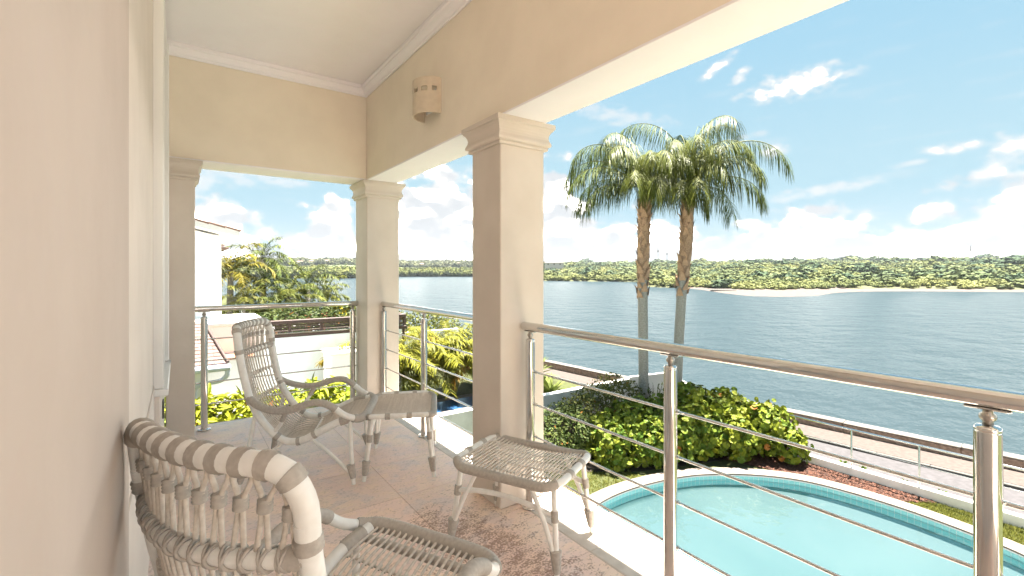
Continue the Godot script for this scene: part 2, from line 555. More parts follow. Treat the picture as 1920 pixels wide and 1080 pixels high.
	M.sea = mat(Color(0.0285, 0.042, 0.0485), 0.28)
	M.sea.metallic_specular = 0.03
	M.sea.normal_enabled = true
	var sw := noise_tex(0.007, 2048, 6, 50, null, true, 11.0)
	(sw.noise as FastNoiseLite).fractal_gain = 0.62
	M.sea.normal_texture = sw
	M.sea.normal_scale = 1.0
	M.sea.uv1_triplanar = true
	M.sea.uv1_world_triplanar = true
	M.sea.uv1_scale = Vector3(1 / 95.0, 1 / 95.0, 1 / 60.0)

func leaf_mat(back: float) -> StandardMaterial3D:
	var m := mat(Color(1, 1, 1), 0.5)
	m.albedo_color = lin(0.88, 0.88, 0.88)
	m.metallic_specular = 0.2
	m.vertex_color_use_as_albedo = true
	m.cull_mode = BaseMaterial3D.CULL_DISABLED
	m.backlight_enabled = true
	m.backlight = Color(back, back, back)
	return m

# ---------------------------------------------------------------- ground, sea
func setting() -> void:
	var sea := MB.new()
	sea.quad(Vector3(-2500, S, 900), Vector3(4500, S, 900), Vector3(4500, S, -4500), Vector3(-2500, S, -4500))
	struct("sea", sea, M.sea, "calm blue green bay water with fine ripples")
	var bed := MB.new()
	bed.quad(Vector3(-6000, S - 2, 6000), Vector3(6000, S - 2, 6000), Vector3(6000, S - 2, -6000), Vector3(-6000, S - 2, -6000))
	struct("ground", bed, M.mud, "ground sheet that runs under the water to the horizon")

func offset_pool(pts: PackedVector2Array, d: float) -> PackedVector2Array:
	var out := PackedVector2Array()
	var m := pts.size()
	for i in m:
		var t := (pts[(i + 1) % m] - pts[(i - 1 + m) % m]).normalized()
		out.push_back(pts[i] + Vector2(t.y, -t.x) * d)
	return out

func pool_line() -> PackedVector2Array:
	var c := [Vector2(5.7, -6.1), Vector2(6.58, -6.4), Vector2(7.5, -6.47), Vector2(8.5, -6.33), Vector2(9.34, -6.06), Vector2(10.1, -5.57), Vector2(10.67, -5.0), Vector2(11.0, -4.4), Vector2(11.16, -3.6), Vector2(11.18, -2.75), Vector2(11.06, -1.9), Vector2(10.88, -1.3), Vector2(10.4, -0.3), Vector2(9.9, 0.8), Vector2(9.3, 2.2), Vector2(8.4, 3.4), Vector2(7.2, 3.8), Vector2(5.8, 3.3), Vector2(4.9, 2.0), Vector2(4.6, 0.0), Vector2(4.6, -2.0), Vector2(4.7, -4.2), Vector2(5.05, -5.4)]
	var out := PackedVector2Array()
	var m := c.size()
	for i in m:
		for k in 5:
			out.push_back((c[i] as Vector2).cubic_interpolate(c[(i + 1) % m], c[(i - 1 + m) % m], c[(i + 2) % m], k / 5.0))
	if Geometry2D.is_polygon_clockwise(out): out.reverse()
	return out     # counter-clockwise in (x, z): outward is (dz, -dx)

# ---------------------------------------------------------------- the balcony
func floor_picture() -> ImageTexture:      # pitted coral stone: cloudy pink and cream, with a worn patch of open pits
	var W := 640
	var H := 1920
	var f1 := noise(0.006, 5, 61)
	var f2 := noise(0.035, 3, 62)
	var f3 := noise(0.14, 3, 63)
	var f4 := noise(0.012, 3, 64)
	var f5 := noise(0.23, 2, 65)
	var f6 := noise(0.022, 4, 68)
	var data := PackedByteArray()
	data.resize(W * H * 3)
	var cream := Vector3(0.95, 0.76, 0.625)
	var pink := Vector3(0.90, 0.70, 0.61)
	var grey := Vector3(0.83, 0.69, 0.635)
	var ochre := Vector3(0.94, 0.73, 0.585)
	for y in H:
		for x in W:
			var wx := x / float(W) * 2.24 - 0.2      # metres on the floor
			var wz := y / float(H) * 6.72 - 5.3
			var a := f1.get_noise_2d(x, y) * 0.5 + 0.5
			var b := f2.get_noise_2d(x + y * 0.4, y * 1.7)
			var g := f4.get_noise_2d(x + 900, y)
			var c := pink.lerp(cream, smoothstep(0.35, 0.72, a + b * 0.28))
			c = c.lerp(grey, 0.8 * smoothstep(0.08, 0.5, -g + b * 0.25))
			c = c.lerp(ochre, 0.7 * smoothstep(0.12, 0.5, g + b * 0.3))
			# thin veins
			var v := absf(f6.get_noise_2d(x * 0.8 + y * 0.5, y * 1.4))
			c *= 1.0 - 0.10 * smoothstep(0.07, 0.0, v)
			var p := f3.get_noise_2d(x, y * 1.6)
			# light pitting everywhere, in drifts
			c *= 1.0 - 0.20 * smoothstep(0.30, 0.55, p + b * 0.45 - g * 0.2)
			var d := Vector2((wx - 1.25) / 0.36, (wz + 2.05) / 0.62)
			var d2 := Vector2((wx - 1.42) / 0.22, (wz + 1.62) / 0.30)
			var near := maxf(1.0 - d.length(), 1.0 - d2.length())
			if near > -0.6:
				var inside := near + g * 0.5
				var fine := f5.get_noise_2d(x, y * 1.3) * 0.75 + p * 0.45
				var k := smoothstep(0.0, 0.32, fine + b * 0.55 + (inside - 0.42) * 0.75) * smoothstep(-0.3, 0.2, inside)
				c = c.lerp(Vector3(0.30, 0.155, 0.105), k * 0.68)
			var o := (y * W + x) * 3
			data[o] = int(sqrt(clampf(c.x, 0, 1)) * 255); data[o + 1] = int(sqrt(clampf(c.y, 0, 1)) * 255); data[o + 2] = int(sqrt(clampf(c.z, 0, 1)) * 255)
	return ImageTexture.create_from_image(Image.create_from_data(W, H, false, Image.FORMAT_RGB8, data))

func set_floor_uv(mb: MB) -> void:
	for i in mb.v.size():
		mb.uv[i] = Vector2((mb.v[i].x + 0.2) / 2.24, (mb.v[i].z + 5.3) / 6.72)

func house() -> void:
	# floor: slab, stone tiles, pale edge strip
	var tile_m := mat(Color(1, 1, 1), 0.55)
	tile_m.albedo_texture = floor_picture()
	tile_m.texture_repeat = false
	relief(tile_m, 0.05, 0.05, 66)
	tile_m.heightmap_enabled = false
	var strip_m: StandardMaterial3D = mottled(mat(Color(1, 1, 1), 0.7), Color(0.60, 0.52, 0.445), Color(0.70, 0.62, 0.54), 0.02, 1.2, 67)
	var tile_ms := []
	for k in 4:
		var tm: StandardMaterial3D = tile_m.duplicate()
		tm.albedo_color = lin(0.92 + 0.027 * k, 0.93 + 0.02 * k, 0.93 + 0.02 * k)
		tile_ms.append(tm)
	var fl := thing("balcony_floor", "", "")
	tag(fl, "balcony floor of pinkish pitted stone tiles with a pale edge strip", "", "", "structure")
	var slab := MB.new()
	slab.box(Vector3(-0.6, -0.28, -5.16), Vector3(2.03, -0.0028, 0.99), 0.0)
	mbpart(fl, "slab", slab, mat(Color(0.50, 0.385, 0.31), 0.9))
	var xs := [-0.115, 0.045, 0.59, 1.135, 1.68]
	var zs := [-5.13, -4.415]
	var zz := -4.415
	while zz < 0.95:
		zz += 0.545
		zs.append(zz)
	for i in zs.size() - 1:
		for j in 4:
			var a := MB.new()
			var dy := rng.randf_range(-0.0006, 0.0006)
			a.box(Vector3(xs[j] + 0.0010, -0.02, zs[i] + 0.0010), Vector3(xs[j + 1] - 0.0010, dy, zs[i + 1] - 0.0010), 0.0012)
			set_floor_uv(a)
			mbpart(fl, "tile", a, tile_ms[rng.randi() % 4])
		var b := MB.new()
		b.box(Vector3(1.6835, -0.02, zs[i] + 0.0012), Vector3(2.045, 0.001, zs[i + 1] - 0.0012), 0.004)
		mbpart(fl, "edge_strip", b, strip_m)

	# house wall on the left, with the glazed door further along it
	var wl := thing("house_wall", "", "")
	tag(wl, "smooth beige house wall along the left of the balcony", "", "", "structure")
	var w := MB.new()
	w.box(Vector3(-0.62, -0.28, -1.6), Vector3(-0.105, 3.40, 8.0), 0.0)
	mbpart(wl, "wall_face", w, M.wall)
	w = MB.new()
	w.box(Vector3(-0.62, -0.28, -3.5), Vector3(-0.112, 0.72, -1.604), 0.0)
	w.box(Vector3(-0.62, 0.724, -3.5), Vector3(-0.118, 3.40, -1.604), 0.0)
	mbpart(wl, "wall_panel", w, M.panel)
	w = MB.new()
	w.box(Vector3(-0.62, -0.28, -5.1), Vector3(-0.16, 3.40, -3.504), 0.0)
	mbpart(wl, "wall_end", w, M.panel)
	w = MB.new()
	w.box(Vector3(-0.155, 0.002, -4.68), Vector3(-0.075, 0.16, -3.52), 0.004)
	mbpart(wl, "skirting", w, strip_m)
	w = MB.new()
	w.box(Vector3(-0.16, 0.164, -4.68), Vector3(-0.086, 0.70, -3.508), 0.003)
	mbpart(wl, "parapet", w, M.panel)
	var so := MB.new()
	so.box(Vector3(-0.085, 0.40, -4.06), Vector3(-0.076, 0.52, -3.98), 0.003)
	mbpart(wl, "wall_socket", so, M.dark)

	var win := thing("tall_window", "tall white framed window with glass panes in the house wall at the far left", "window", Vector3(-0.085, 0.7, -4.1))
	var fr := MB.new()
	fr.box(Vector3(-0.07, 0.0, 0.50), Vector3(0.018, 2.5, 0.595), 0.006)
	fr.box(Vector3(-0.07, 0.0, -0.575), Vector3(0.030, 2.5, -0.48), 0.006)
	fr.box(Vector3(-0.07, 2.40, -0.478), Vector3(0.016, 2.5, 0.498), 0.006)
	mbpart(win, "frame", fr, M.frame)
	fr = MB.new()
	fr.box(Vector3(-0.07, -0.045, -0.60), Vector3(0.04, -0.003, 0.60), 0.006)
	mbpart(win, "sill", fr, M.frame)
	for k in 2:
		var sh := MB.new()
		var z0 := -0.476 + k * 0.488
		sh.box(Vector3(-0.055, 0.004, z0), Vector3(0.004, 0.07, z0 + 0.484), 0.004)
		sh.box(Vector3(-0.055, 2.33, z0), Vector3(0.004, 2.396, z0 + 0.484), 0.004)
		sh.box(Vector3(-0.055, 0.073, z0), Vector3(0.004, 2.327, z0 + 0.06), 0.004)
		sh.box(Vector3(-0.055, 0.073, z0 + 0.424), Vector3(0.004, 2.327, z0 + 0.484), 0.004)
		var sash := mbpart(win, "sash", sh, M.frame)
		var gl := MB.new()
		gl.box(Vector3(-0.03, 0.071, z0 + 0.061), Vector3(-0.022, 2.328, z0 + 0.423), 0.0)
		mbpart(sash, "pane", gl, M.glass)

	# beams: the long one over the railing, the short one across the end
	var bm := MB.new()
	bm.box(Vector3(1.545, 2.33, -5.03), Vector3(1.845, 3.4, 1.4), 0.0)
	struct("long_beam", bm, M.cream, "long cream beam over the seaward railing")
	bm = MB.new()
	bm.box(Vector3(-0.6, 2.335, -5.03), Vector3(1.543, 3.4, -4.683), 0.0)
	struct("end_beam", bm, M.cream, "cream beam across the far end of the balcony")
	# the undersides are painted paler, as a thin board under each beam
	bm = MB.new()
	bm.box(Vector3(1.5425, 2.317, -5.028), Vector3(1.8475, 2.3297, 1.395), 0.002)
	struct("beam_underside", bm, M.ceiling, "pale underside of the long beam")
	bm = MB.new()
	bm.box(Vector3(-0.59, 2.321, -5.026), Vector3(1.5405, 2.3347, -4.6805), 0.002)
	struct("beam_underside", bm, M.ceiling, "pale underside of the end beam")
	var ce := MB.new()
	ce.box(Vector3(-0.6, 3.245, -4.68), Vector3(1.543, 3.40, 1.4), 0.0)
	struct("ceiling", ce, M.ceiling, "smooth off white balcony ceiling")
	var ro := MB.new()
	ro.box(Vector3(-6.0, 3.405, -5.9), Vector3(2.75, 3.56, 1.5), 0.02)
	struct("roof", ro, M.white, "flat roof slab that overhangs the balcony")
	# plaster cornice round the ceiling
	var prof := [Vector2(0.0, 0.0), Vector2(0.012, 0.0), Vector2(0.014, 0.016), Vector2(0.03, 0.022), Vector2(0.045, 0.046), Vector2(0.05, 0.062), Vector2(0.064, 0.066), Vector2(0.066, 0.096), Vector2(0.0, 0.096)]
	var co := MB.new()
	moulding(co, prof, Vector3(1.543, 3.147, 1.39), Vector3(1.543, 3.147, -4.68), Vector3(-1, 0, 0), 0.0, 1.0)
	moulding(co, prof, Vector3(1.543, 3.147, -4.68), Vector3(-0.15, 3.147, -4.68), Vector3(0, 0, 1), 1.0, 0.0)
	struct("cornice", co, M.ceiling, "moulded plaster cornice round the ceiling")

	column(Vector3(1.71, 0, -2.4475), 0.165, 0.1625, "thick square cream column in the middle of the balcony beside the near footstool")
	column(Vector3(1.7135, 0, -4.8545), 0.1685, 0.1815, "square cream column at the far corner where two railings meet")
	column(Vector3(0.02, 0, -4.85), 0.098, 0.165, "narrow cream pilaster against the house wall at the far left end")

	column(Vector3(1.71, 0, 1.2), 0.165, 0.1625, "square cream column at the near open end of the balcony roof")
	# the roof stops there; the terrace behind lies open to the sky
	var te := MB.new()
	te.box(Vector3(-0.1, -0.28, 1.0), Vector3(2.03, -0.006, 8.0), 0.0)
	struct("terrace", te, strip_m, "open pale stone terrace that carries on from the roofed balcony")

	# storey below, seen from elsewhere
	var lo := MB.new()
	lo.box(Vector3(-6.0, G - 0.2, -4.9), Vector3(1.6, -0.29, 8.0), 0.0)
	struct("lower_storey", lo, M.white, "white ground floor wall under the balcony")
	lo = MB.new()
	lo.box(Vector3(-6.0, -0.28, -5.0), Vector3(-0.63, 3.4, 8.0), 0.0)
	struct("upper_storey", lo, M.white, "upper floor of the house behind the balcony wall")

# moulding: profile (out, up) carried from a to b, out along the given direction; m0, m1 mitre the ends
func moulding(mb: MB, prof: Array, a: Vector3, b: Vector3, out: Vector3, m0: float, m1: float) -> void:
	var t := (b - a).normalized()
	for i in prof.size() - 1:
		var p: Vector2 = prof[i]
		var q: Vector2 = prof[i + 1]
		var a1 := a + out * p.x + Vector3.UP * p.y + t * p.x * m0
		var a2 := a + out * q.x + Vector3.UP * q.y + t * q.x * m0
		var b1 := b + out * p.x + Vector3.UP * p.y - t * p.x * m1
		var b2 := b + out * q.x + Vector3.UP * q.y - t * q.x * m1
		var want := out * (q.y - p.y) - Vector3.UP * (q.x - p.x)
		mb._out(a1, b1, b2, a2, want)

func column(at: Vector3, hx: float, hz: float, label: String) -> void:
	var c := thing("column", label, "column", at, 0.0, "columns of the balcony")
	var s := MB.new()
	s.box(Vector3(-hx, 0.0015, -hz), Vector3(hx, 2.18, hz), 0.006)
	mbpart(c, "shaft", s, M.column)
	# capital: square rings of a profile, mitred at the corners
	var prof := [Vector2(0.0, 2.155), Vector2(0.016, 2.156), Vector2(0.019, 2.166), Vector2(0.016, 2.176), Vector2(0.030, 2.180), Vector2(0.033, 2.186), Vector2(0.033, 2.196), Vector2(0.028, 2.207), Vector2(0.022, 2.22), Vector2(0.020, 2.236), Vector2(0.023, 2.252), Vector2(0.031, 2.268), Vector2(0.043, 2.280), Vector2(0.044, 2.286), Vector2(0.051, 2.288), Vector2(0.051, 2.316), Vector2(0.0, 2.3165)]
	var m := MB.new()
	for i in prof.size() - 1:
		var p: Vector2 = prof[i]
		var q: Vector2 = prof[i + 1]
		for k in 4:
			var sx: float = [1, 1, -1, -1][k]
			var sz: float = [1, -1, -1, 1][k]
			var tx: float = [1, -1, -1, 1][k]
			var tz: float = [-1, -1, 1, 1][k]
			var a1 := Vector3(sx * (hx + p.x), p.y, sz * (hz + p.x))
			var b1 := Vector3(tx * (hx + p.x), p.y, tz * (hz + p.x))
			var a2 := Vector3(sx * (hx + q.x), q.y, sz * (hz + q.x))
			var b2 := Vector3(tx * (hx + q.x), q.y, tz * (hz + q.x))
			var o := Vector3(sx + tx, 0, sz + tz).normalized()
			m._out(a1, b1, b2, a2, o * (q.y - p.y) - Vector3.UP * (q.x - p.x))
	mbpart(c, "capital", m, M.column)

# ---------------------------------------------------------------- stainless railings
func railings() -> void:
	var hs := [0.80, 0.605, 0.412, 0.218]
	railing("stainless railing with four rods on the seaward side of the near footstool", Vector3(1.71, 0, -2.275), Vector3(1.71, 0, 1.02), [0.062, 1.038, 2.0, 2.64, 3.2], hs, 1)
	railing("short stainless railing between the corner column and the middle column", Vector3(1.71, 0, -4.69), Vector3(1.71, 0, -2.6), [0.045, 0.998, 2.04], hs, 1)
	railing("stainless railing across the far end of the balcony behind the far lounge chair", Vector3(0.10, 0, -4.97), Vector3(1.545, 0, -4.97), [0.092, 1.392], hs, 1)

func railing(label: String, a: Vector3, b: Vector3, posts: Array, hs: Array, side: int) -> void:
	var t := (b - a).normalized()
	var r := thing("railing", label, "railing", a, 0.0, "stainless railings of the balcony")
	var out := t.cross(Vector3.UP).normalized() * -1.0
	if out.dot(Vector3(1, 0, -1)) < 0: out = -out
	var hr := MB.new()
	var l := a.distance_to(b)
	hr.tube(PackedVector3Array([Vector3(0, 1.074, 0), t * l * 0.5 + Vector3(0, 1.074, 0), t * l + Vector3(0, 1.074, 0)]), 0.0255, 24)
	mbpart(r, "handrail", hr, M.steel)
	for d in posts:
		var p: Vector3 = t * d
		var mb := MB.new()
		mb.lathe([Vector2(0.0, 0.004), Vector2(0.052, 0.004), Vector2(0.052, 0.009), Vector2(0.047, 0.014), Vector2(0.0275, 0.015), Vector2(0.0275, 0.985), Vector2(0.0255, 0.988), Vector2(0.0255, 0.990), Vector2(0.0275, 0.991), Vector2(0.0275, 0.997), Vector2(0.022, 1.003), Vector2(0.011, 1.004), Vector2(0.0, 1.004)], 24, Transform3D(Basis(), p))
		var post := mbpart(r, "post", mb, M.steel)
		mb = MB.new()
		mb.lathe([Vector2(0.0, 1.004), Vector2(0.012, 1.006), Vector2(0.010, 1.012), Vector2(0.015, 1.017), Vector2(0.018, 1.024), Vector2(0.017, 1.031), Vector2(0.011, 1.036), Vector2(0.010, 1.044), Vector2(0.0, 1.044)], 14, Transform3D(Basis(), p))
		mbpart(post, "swivel", mb, M.steel_dark)
		mb = MB.new()
		var along := Basis(t, Vector3.UP, t.cross(Vector3.UP))
		mb.box(Vector3(-0.045, 1.044, -0.014), Vector3(0.045, 1.0495, 0.014), 0.002, Transform3D(along, p))
		mbpart(post, "saddle", mb, M.steel)
		for h in hs:
			mb = MB.new()
			var q: Vector3 = p + Vector3(0, h, 0)
			mb.tube(PackedVector3Array([q + out * 0.0, q + out * 0.044]), 0.007, 8)
			mb.tube(PackedVector3Array([q + out * 0.037 - t * 0.013, q + out * 0.037 + t * 0.013]), 0.0105, 10)
			mbpart(post, "rod_holder", mb, M.steel)
	for h in hs:
		mbpart(r, "rod", bar(out * 0.037 + Vector3(0, h, 0), t * l + out * 0.037 + Vector3(0, h, 0), 0.0062, 10), M.steel)

# ---------------------------------------------------------------- wall light on the beam
func sconce() -> void:
	var c := thing("wall_light", "half round clay wall light with cut slots on the cream beam", "wall light", Vector3(1.5445, 2.545, -3.19))
	var R := 0.145
	var n := 40
	var slots := [[3, 5], [8, 11], [14, 17], [20, 24], [27, 31], [34, 37]]
	var rows := [0.0, 0.012, 0.155, 0.188, 0.245, 0.255]
	var mb := MB.new()
	for shell in 2:
		var rr := R if shell == 0 else R - 0.012
		for i in n:
			var a0 := PI * i / n
			var a1 := PI * (i + 1) / n
			var d0 := Vector3(-sin(a0), 0, -cos(a0))
			var d1 := Vector3(-sin(a1), 0, -cos(a1))
			for j in rows.size() - 1:
				if j == 2 and slots.any(func(s): return i >= s[0] and i < s[1]): continue
				var q := [d0 * rr + Vector3.UP * rows[j], d1 * rr + Vector3.UP * rows[j], d1 * rr + Vector3.UP * rows[j + 1], d0 * rr + Vector3.UP * rows[j + 1]]
				mb._out(q[0], q[1], q[2], q[3], (d0 + d1) * (1.0 if shell == 0 else -1.0))
	for i in n:      # rims and the sides of the slots
		var a0 := PI * i / n
		var a1 := PI * (i + 1) / n
		var d0 := Vector3(-sin(a0), 0, -cos(a0))
		var d1 := Vector3(-sin(a1), 0, -cos(a1))
		for e in [[0.0, -1.0], [0.255, 1.0]]:
			var u: Vector3 = Vector3.UP * e[0]
			mb._out(d0 * R + u, d1 * R + u, d1 * (R - 0.012) + u, d0 * (R - 0.012) + u, Vector3.UP * e[1])
		if slots.any(func(s): return i >= s[0] and i < s[1]):
			for e in [[0.155, 1.0], [0.188, -1.0]]:
				var u: Vector3 = Vector3.UP * e[0]
				mb._out(d0 * R + u, d1 * R + u, d1 * (R - 0.012) + u, d0 * (R - 0.012) + u, Vector3.UP * e[1])
	for s in slots:
		for e in [[s[0], 1.0], [s[1], -1.0]]:
			var a := PI * float(e[0]) / n
			var d := Vector3(-sin(a), 0, -cos(a))
			var t := Vector3(-cos(a), 0, sin(a))
			mb._out(d * R + Vector3.UP * 0.155, d * (R - 0.012) + Vector3.UP * 0.155, d * (R - 0.012) + Vector3.UP * 0.188, d * R + Vector3.UP * 0.188, t * float(e[1]))
	mbpart(c, "shade", mb, M.sconce)
	mb = MB.new()
	mb.box(Vector3(-0.012, 0.04, -0.09), Vector3(0.0, 0.2, 0.09), 0.004)
	mbpart(c, "back_plate", mb, M.frame)
	mb = MB.new()
	mb.lathe([Vector2(0.0, 0.06), Vector2(0.018, 0.065), Vector2(0.03, 0.09), Vector2(0.03, 0.11), Vector2(0.016, 0.14), Vector2(0.014, 0.17), Vector2(0.0, 0.17)], 12, Transform3D(Basis(), Vector3(-0.06, 0, 0)))
	mbpart(c, "bulb", mb, M.white)

# ---------------------------------------------------------------- rattan chairs and footstools
# local axes: forward is -z, right is +x. P(x, forward, up)
func P(x: float, f: float, h: float) -> Vector3:
	return Vector3(x, h, -f)

func heading(fx: float, fz: float) -> float:
	return atan2(-fx, -fz)

const PROFILE := [[-0.376, 1.01], [-0.364, 0.915], [-0.330, 0.72], [-0.290, 0.565], [-0.225, 0.44], [-0.140, 0.338], [-0.06, 0.292], [0.03, 0.298], [0.12, 0.342], [0.25, 0.402], [0.375, 0.425]]

func side_point(s: float, sg: float) -> Vector3:      # s 0 (top of the back) .. 1 (front of the seat)
	var t := s * (PROFILE.size() - 1)
	var i := mini(int(t), PROFILE.size() - 2)
	var f := t - i
	var a := Vector2(PROFILE[i][0], PROFILE[i][1])
	var b := Vector2(PROFILE[i + 1][0], PROFILE[i + 1][1])
	var pre := Vector2(PROFILE[i - 1][0], PROFILE[i - 1][1]) if i > 0 else a * 2 - b
	var post := Vector2(PROFILE[i + 2][0], PROFILE[i + 2][1]) if i + 2 < PROFILE.size() else b * 2 - a
	var q := a.cubic_interpolate(b, pre, post, f)
	return P(sg * half_width(s), q.x, q.y)

func half_width(s: float) -> float:
	return table([[0.0, 0.283], [0.1, 0.283], [0.3, 0.277], [0.6, 0.274], [0.85, 0.272], [1.0, 0.25]], s)

# a point of the woven surface: u -1..1 across, s along; the sheet bellies away from the sitter
func weave_point(u: float, s: float, deeper := 0.0) -> Vector3:
	var a := side_point(s, 1.0)
	var b := side_point(minf(s + 0.01, 1.0), 1.0)
	var c := side_point(maxf(s - 0.01, 0.0), 1.0)
	var t := b - c
	var nrm := Vector3(0, t.z, -t.y).normalized()      # square to the profile, away from the sitter
	if nrm.z < 0 and s < 0.3: nrm = -nrm
	if nrm.y > 0 and s > 0.5: nrm = -nrm
	if s >= 0.3 and s <= 0.5 and nrm.z - nrm.y < 0: nrm = -nrm
	var belly: float = table([[0.0, 0.060], [0.12, 0.075], [0.35, 0.062], [0.55, 0.035], [0.8, 0.03], [1.0, 0.0]], s)
	return Vector3(u * half_width(s) * 0.985, a.y, a.z) + nrm * (belly * (1.0 - u * u) + deeper)

func make_chair(label: String) -> Node3D:
	var c := thing("rattan_lounge_chair", label, "chair", Vector3.ZERO, 0.0, "rattan lounge chairs on the balcony")
	var R := 0.0235
	# side frames with their cord bindings
	for sg in [-1.0, 1.0]:
		var pts := PackedVector3Array()
		for i in 61: pts.push_back(side_point(0.09 + 0.91 * i / 60.0, sg))
		var mb := MB.new()
		mb.tube(pts, R, 14)
		var sf := mbpart(c, "side_frame", mb, M.cane_white)
		for b in [[0.025, 0.05], [0.30, 0.32], [0.535, 0.56], [0.655, 0.675], [0.745, 0.765], [0.90, 0.975]]:
			mb = MB.new()
			wind_cord(mb, sub(pts, b[0], b[1], 12), R + 0.0025, 0.010, 14)
			mbpart(sf, "cord_binding", mb, M.cord)
	# top rail: from shoulder to shoulder, bowed backwards
	var top := []
	var n := 28
	for i in n + 1:
		var u := -1.0 + 2.0 * i / n
		var e := side_point(0.045, 1.0)
		var drop := 0.0
		var w := half_width(0.0)
		var ua := absf(u)
		# rounded shoulders
		var x := u * w
		var corner := 0.075
		var dx := ua * w - (w - corner)
		var y := 1.035
		if dx > 0:
			var ang := asin(clampf(dx / corner, 0, 1))
			y = 1.035 - corner * (1.0 - cos(ang))
		top.append(P(x, -0.378 - 0.050 * (1.0 - u * u) + (1.035 - y) * 0.14, y + drop))
	top.push_front(side_point(0.12, -1.0))
	top.append(side_point(0.12, 1.0))
	var tp := spline(top, 100)
	var mt := MB.new()
	mt.tube(tp, R + 0.001, 16)
	var tr := mbpart(c, "top_rail", mt, M.cane_white)
	for k in 11:
		var mid := 0.165 + 0.67 * k / 10.0
		var mb := MB.new()
		wind_cord(mb, sub(tp, mid - 0.0155, mid + 0.0155, 10), R + 0.003, 0.0075, 16)
		mbpart(tr, "cord_binding", mb, M.cord)
	# second rail, lashed with crossed cord
	var sec := PackedVector3Array()
	for i in 41:
		var u := -1.0 + 2.0 * i / 40.0
		sec.push_back(weave_point(u, 0.135))
	var ms := MB.new()
	ms.tube(sec, 0.0185, 12)
	var sr := mbpart(c, "back_rail", ms, M.cane_white)
	var lash := MB.new()
	for dir in [1.0, -1.0]:
		var turns := 13.5
		var m := 230
		var q := sub(sec, 0.05, 0.95, m)
		var h := PackedVector3Array()
		for i in m:
			var t := (q[mini(i + 1, m - 1)] - q[maxi(i - 1, 0)]).normalized()
			var s1 := t.cross(Vector3.UP).normalized()
			var s2 := s1.cross(t)
			var a: float = TAU * turns * i / m * dir
			h.push_back(q[i] + (s1 * cos(a) + s2 * sin(a)) * 0.0215)
		lash.tube(h, 0.0042, 5)
	for e in [[0.0, 0.1], [0.9, 1.0]]:
		wind_cord(lash, sub(sec, e[0], e[1], 10), 0.0215, 0.009, 12)
	mbpart(sr, "cord_lashing", lash, M.cord)
	# paired struts between the two rails
	for k in 11:
		var u := -0.87 + 1.74 * k / 10.0
		var tpnt := sub(tp, 0.165 + 0.67 * k / 10.0, 1.0, 2)[0]
		var tside := (sub(tp, 0.185 + 0.67 * k / 10.0, 1.0, 2)[0] - tpnt).normalized()
		var mb := MB.new()
		for d in [-1.0, 1.0]:
			var lowp := weave_point(u + 0.048 * d, 0.135)
			var mid := tpnt.lerp(weave_point(u, 0.135), 0.42) + Vector3(0.0065 * d, 0, 0)
			mb.tube(spline([tpnt.lerp(lowp, 0.04) + tside * 0.022 * d, tpnt.lerp(lowp, 0.2) + tside * 0.018 * d, mid, lowp], 10), 0.0058, 7)
		var st := mbpart(c, "back_strut", mb, M.cane)
		mb = MB.new()
		var mm := tpnt.lerp(weave_point(u, 0.135), 0.42)
		var dn := (weave_point(u, 0.135) - tpnt).normalized()
		wind_cord(mb, PackedVector3Array([mm - dn * 0.014, mm + dn * 0.014]), 0.0125, 0.007, 10)
		mbpart(st, "cord_binding", mb, M.cord)
	# long canes, from the second rail down the back and along the seat to the front bar
	var count := 18
	for k in count:
		var u := -0.90 + 1.80 * k / (count - 1)
		var pts := PackedVector3Array()
		for i in 34:
			var s := 0.135 + 0.865 * i / 33.0
			# the canes crowd together where the seat turns up into the back
			pts.push_back(weave_point(u * (1.0 - 0.04 * smoothstep(0.35, 0.55, s) * smoothstep(0.8, 0.6, s)), s))
		pts.push_back(P(u * 0.25, 0.405, 0.432))
		var mb := MB.new()
		mb.tube(pts, 0.0052, 6)
		mbpart(c, "cane", mb, M.cane)
	# cross bands behind the canes, tied on with cord
	for s in [0.215, 0.315, 0.425, 0.54, 0.67, 0.79, 0.90]:
		var pts := PackedVector3Array()
		for i in 25: pts.push_back(weave_point(-1.0 + i / 12.0, s, 0.010))
		var mb := MB.new()
		mb.tube(pts, 0.0050, 7)
		for k in count:
			var u := -0.90 + 1.80 * k / (count - 1)
			var a := weave_point(u, s - 0.008, 0.004)
			var b := weave_point(u, s + 0.008, 0.004)
			mb.tube(PackedVector3Array([a, b]), 0.0080, 6)
		mbpart(c, "cross_band", mb, M.cane)
	# arm loop: both armrests and the front bar are one bent pole
	var loop := [P(0.272, -0.315, 0.60), P(0.305, -0.25, 0.552), P(0.330, -0.15, 0.517), P(0.340, -0.04, 0.515), P(0.340, 0.07, 0.548), P(0.336, 0.15, 0.555), P(0.328, 0.225, 0.522), P(0.316, 0.30, 0.462), P(0.285, 0.372, 0.428), P(0.215, 0.412, 0.425), P(0.0, 0.418, 0.425)]
	var full := loop.duplicate()
	for i in range(loop.size() - 2, -1, -1):
		var q: Vector3 = loop[i]
		full.append(Vector3(-q.x, q.y, q.z))
	var lp := spline(full, 240)
	for e in [[0.0, 0.288], [0.712, 1.0]]:
		var mb := MB.new()
		wind_cord(mb, sub(lp, e[0], e[1], 70), 0.0215, 0.0095, 12)
		mbpart(c, "armrest", mb, M.cord)
	for e in [[0.283, 0.355], [0.645, 0.717]]:
		var mb := MB.new()
		mb.tube(sub(lp, e[0], e[1], 16), 0.020, 12)
		mbpart(c, "armrest_end", mb, M.cane_white)
	var fb := MB.new()
	wind_cord(fb, sub(lp, 0.35, 0.65, 60), 0.0255, 0.0095, 12)
	mbpart(c, "front_bar", fb, M.cord)
	# short wrapped bar under the front edge where the canes turn over
	var inner := MB.new()
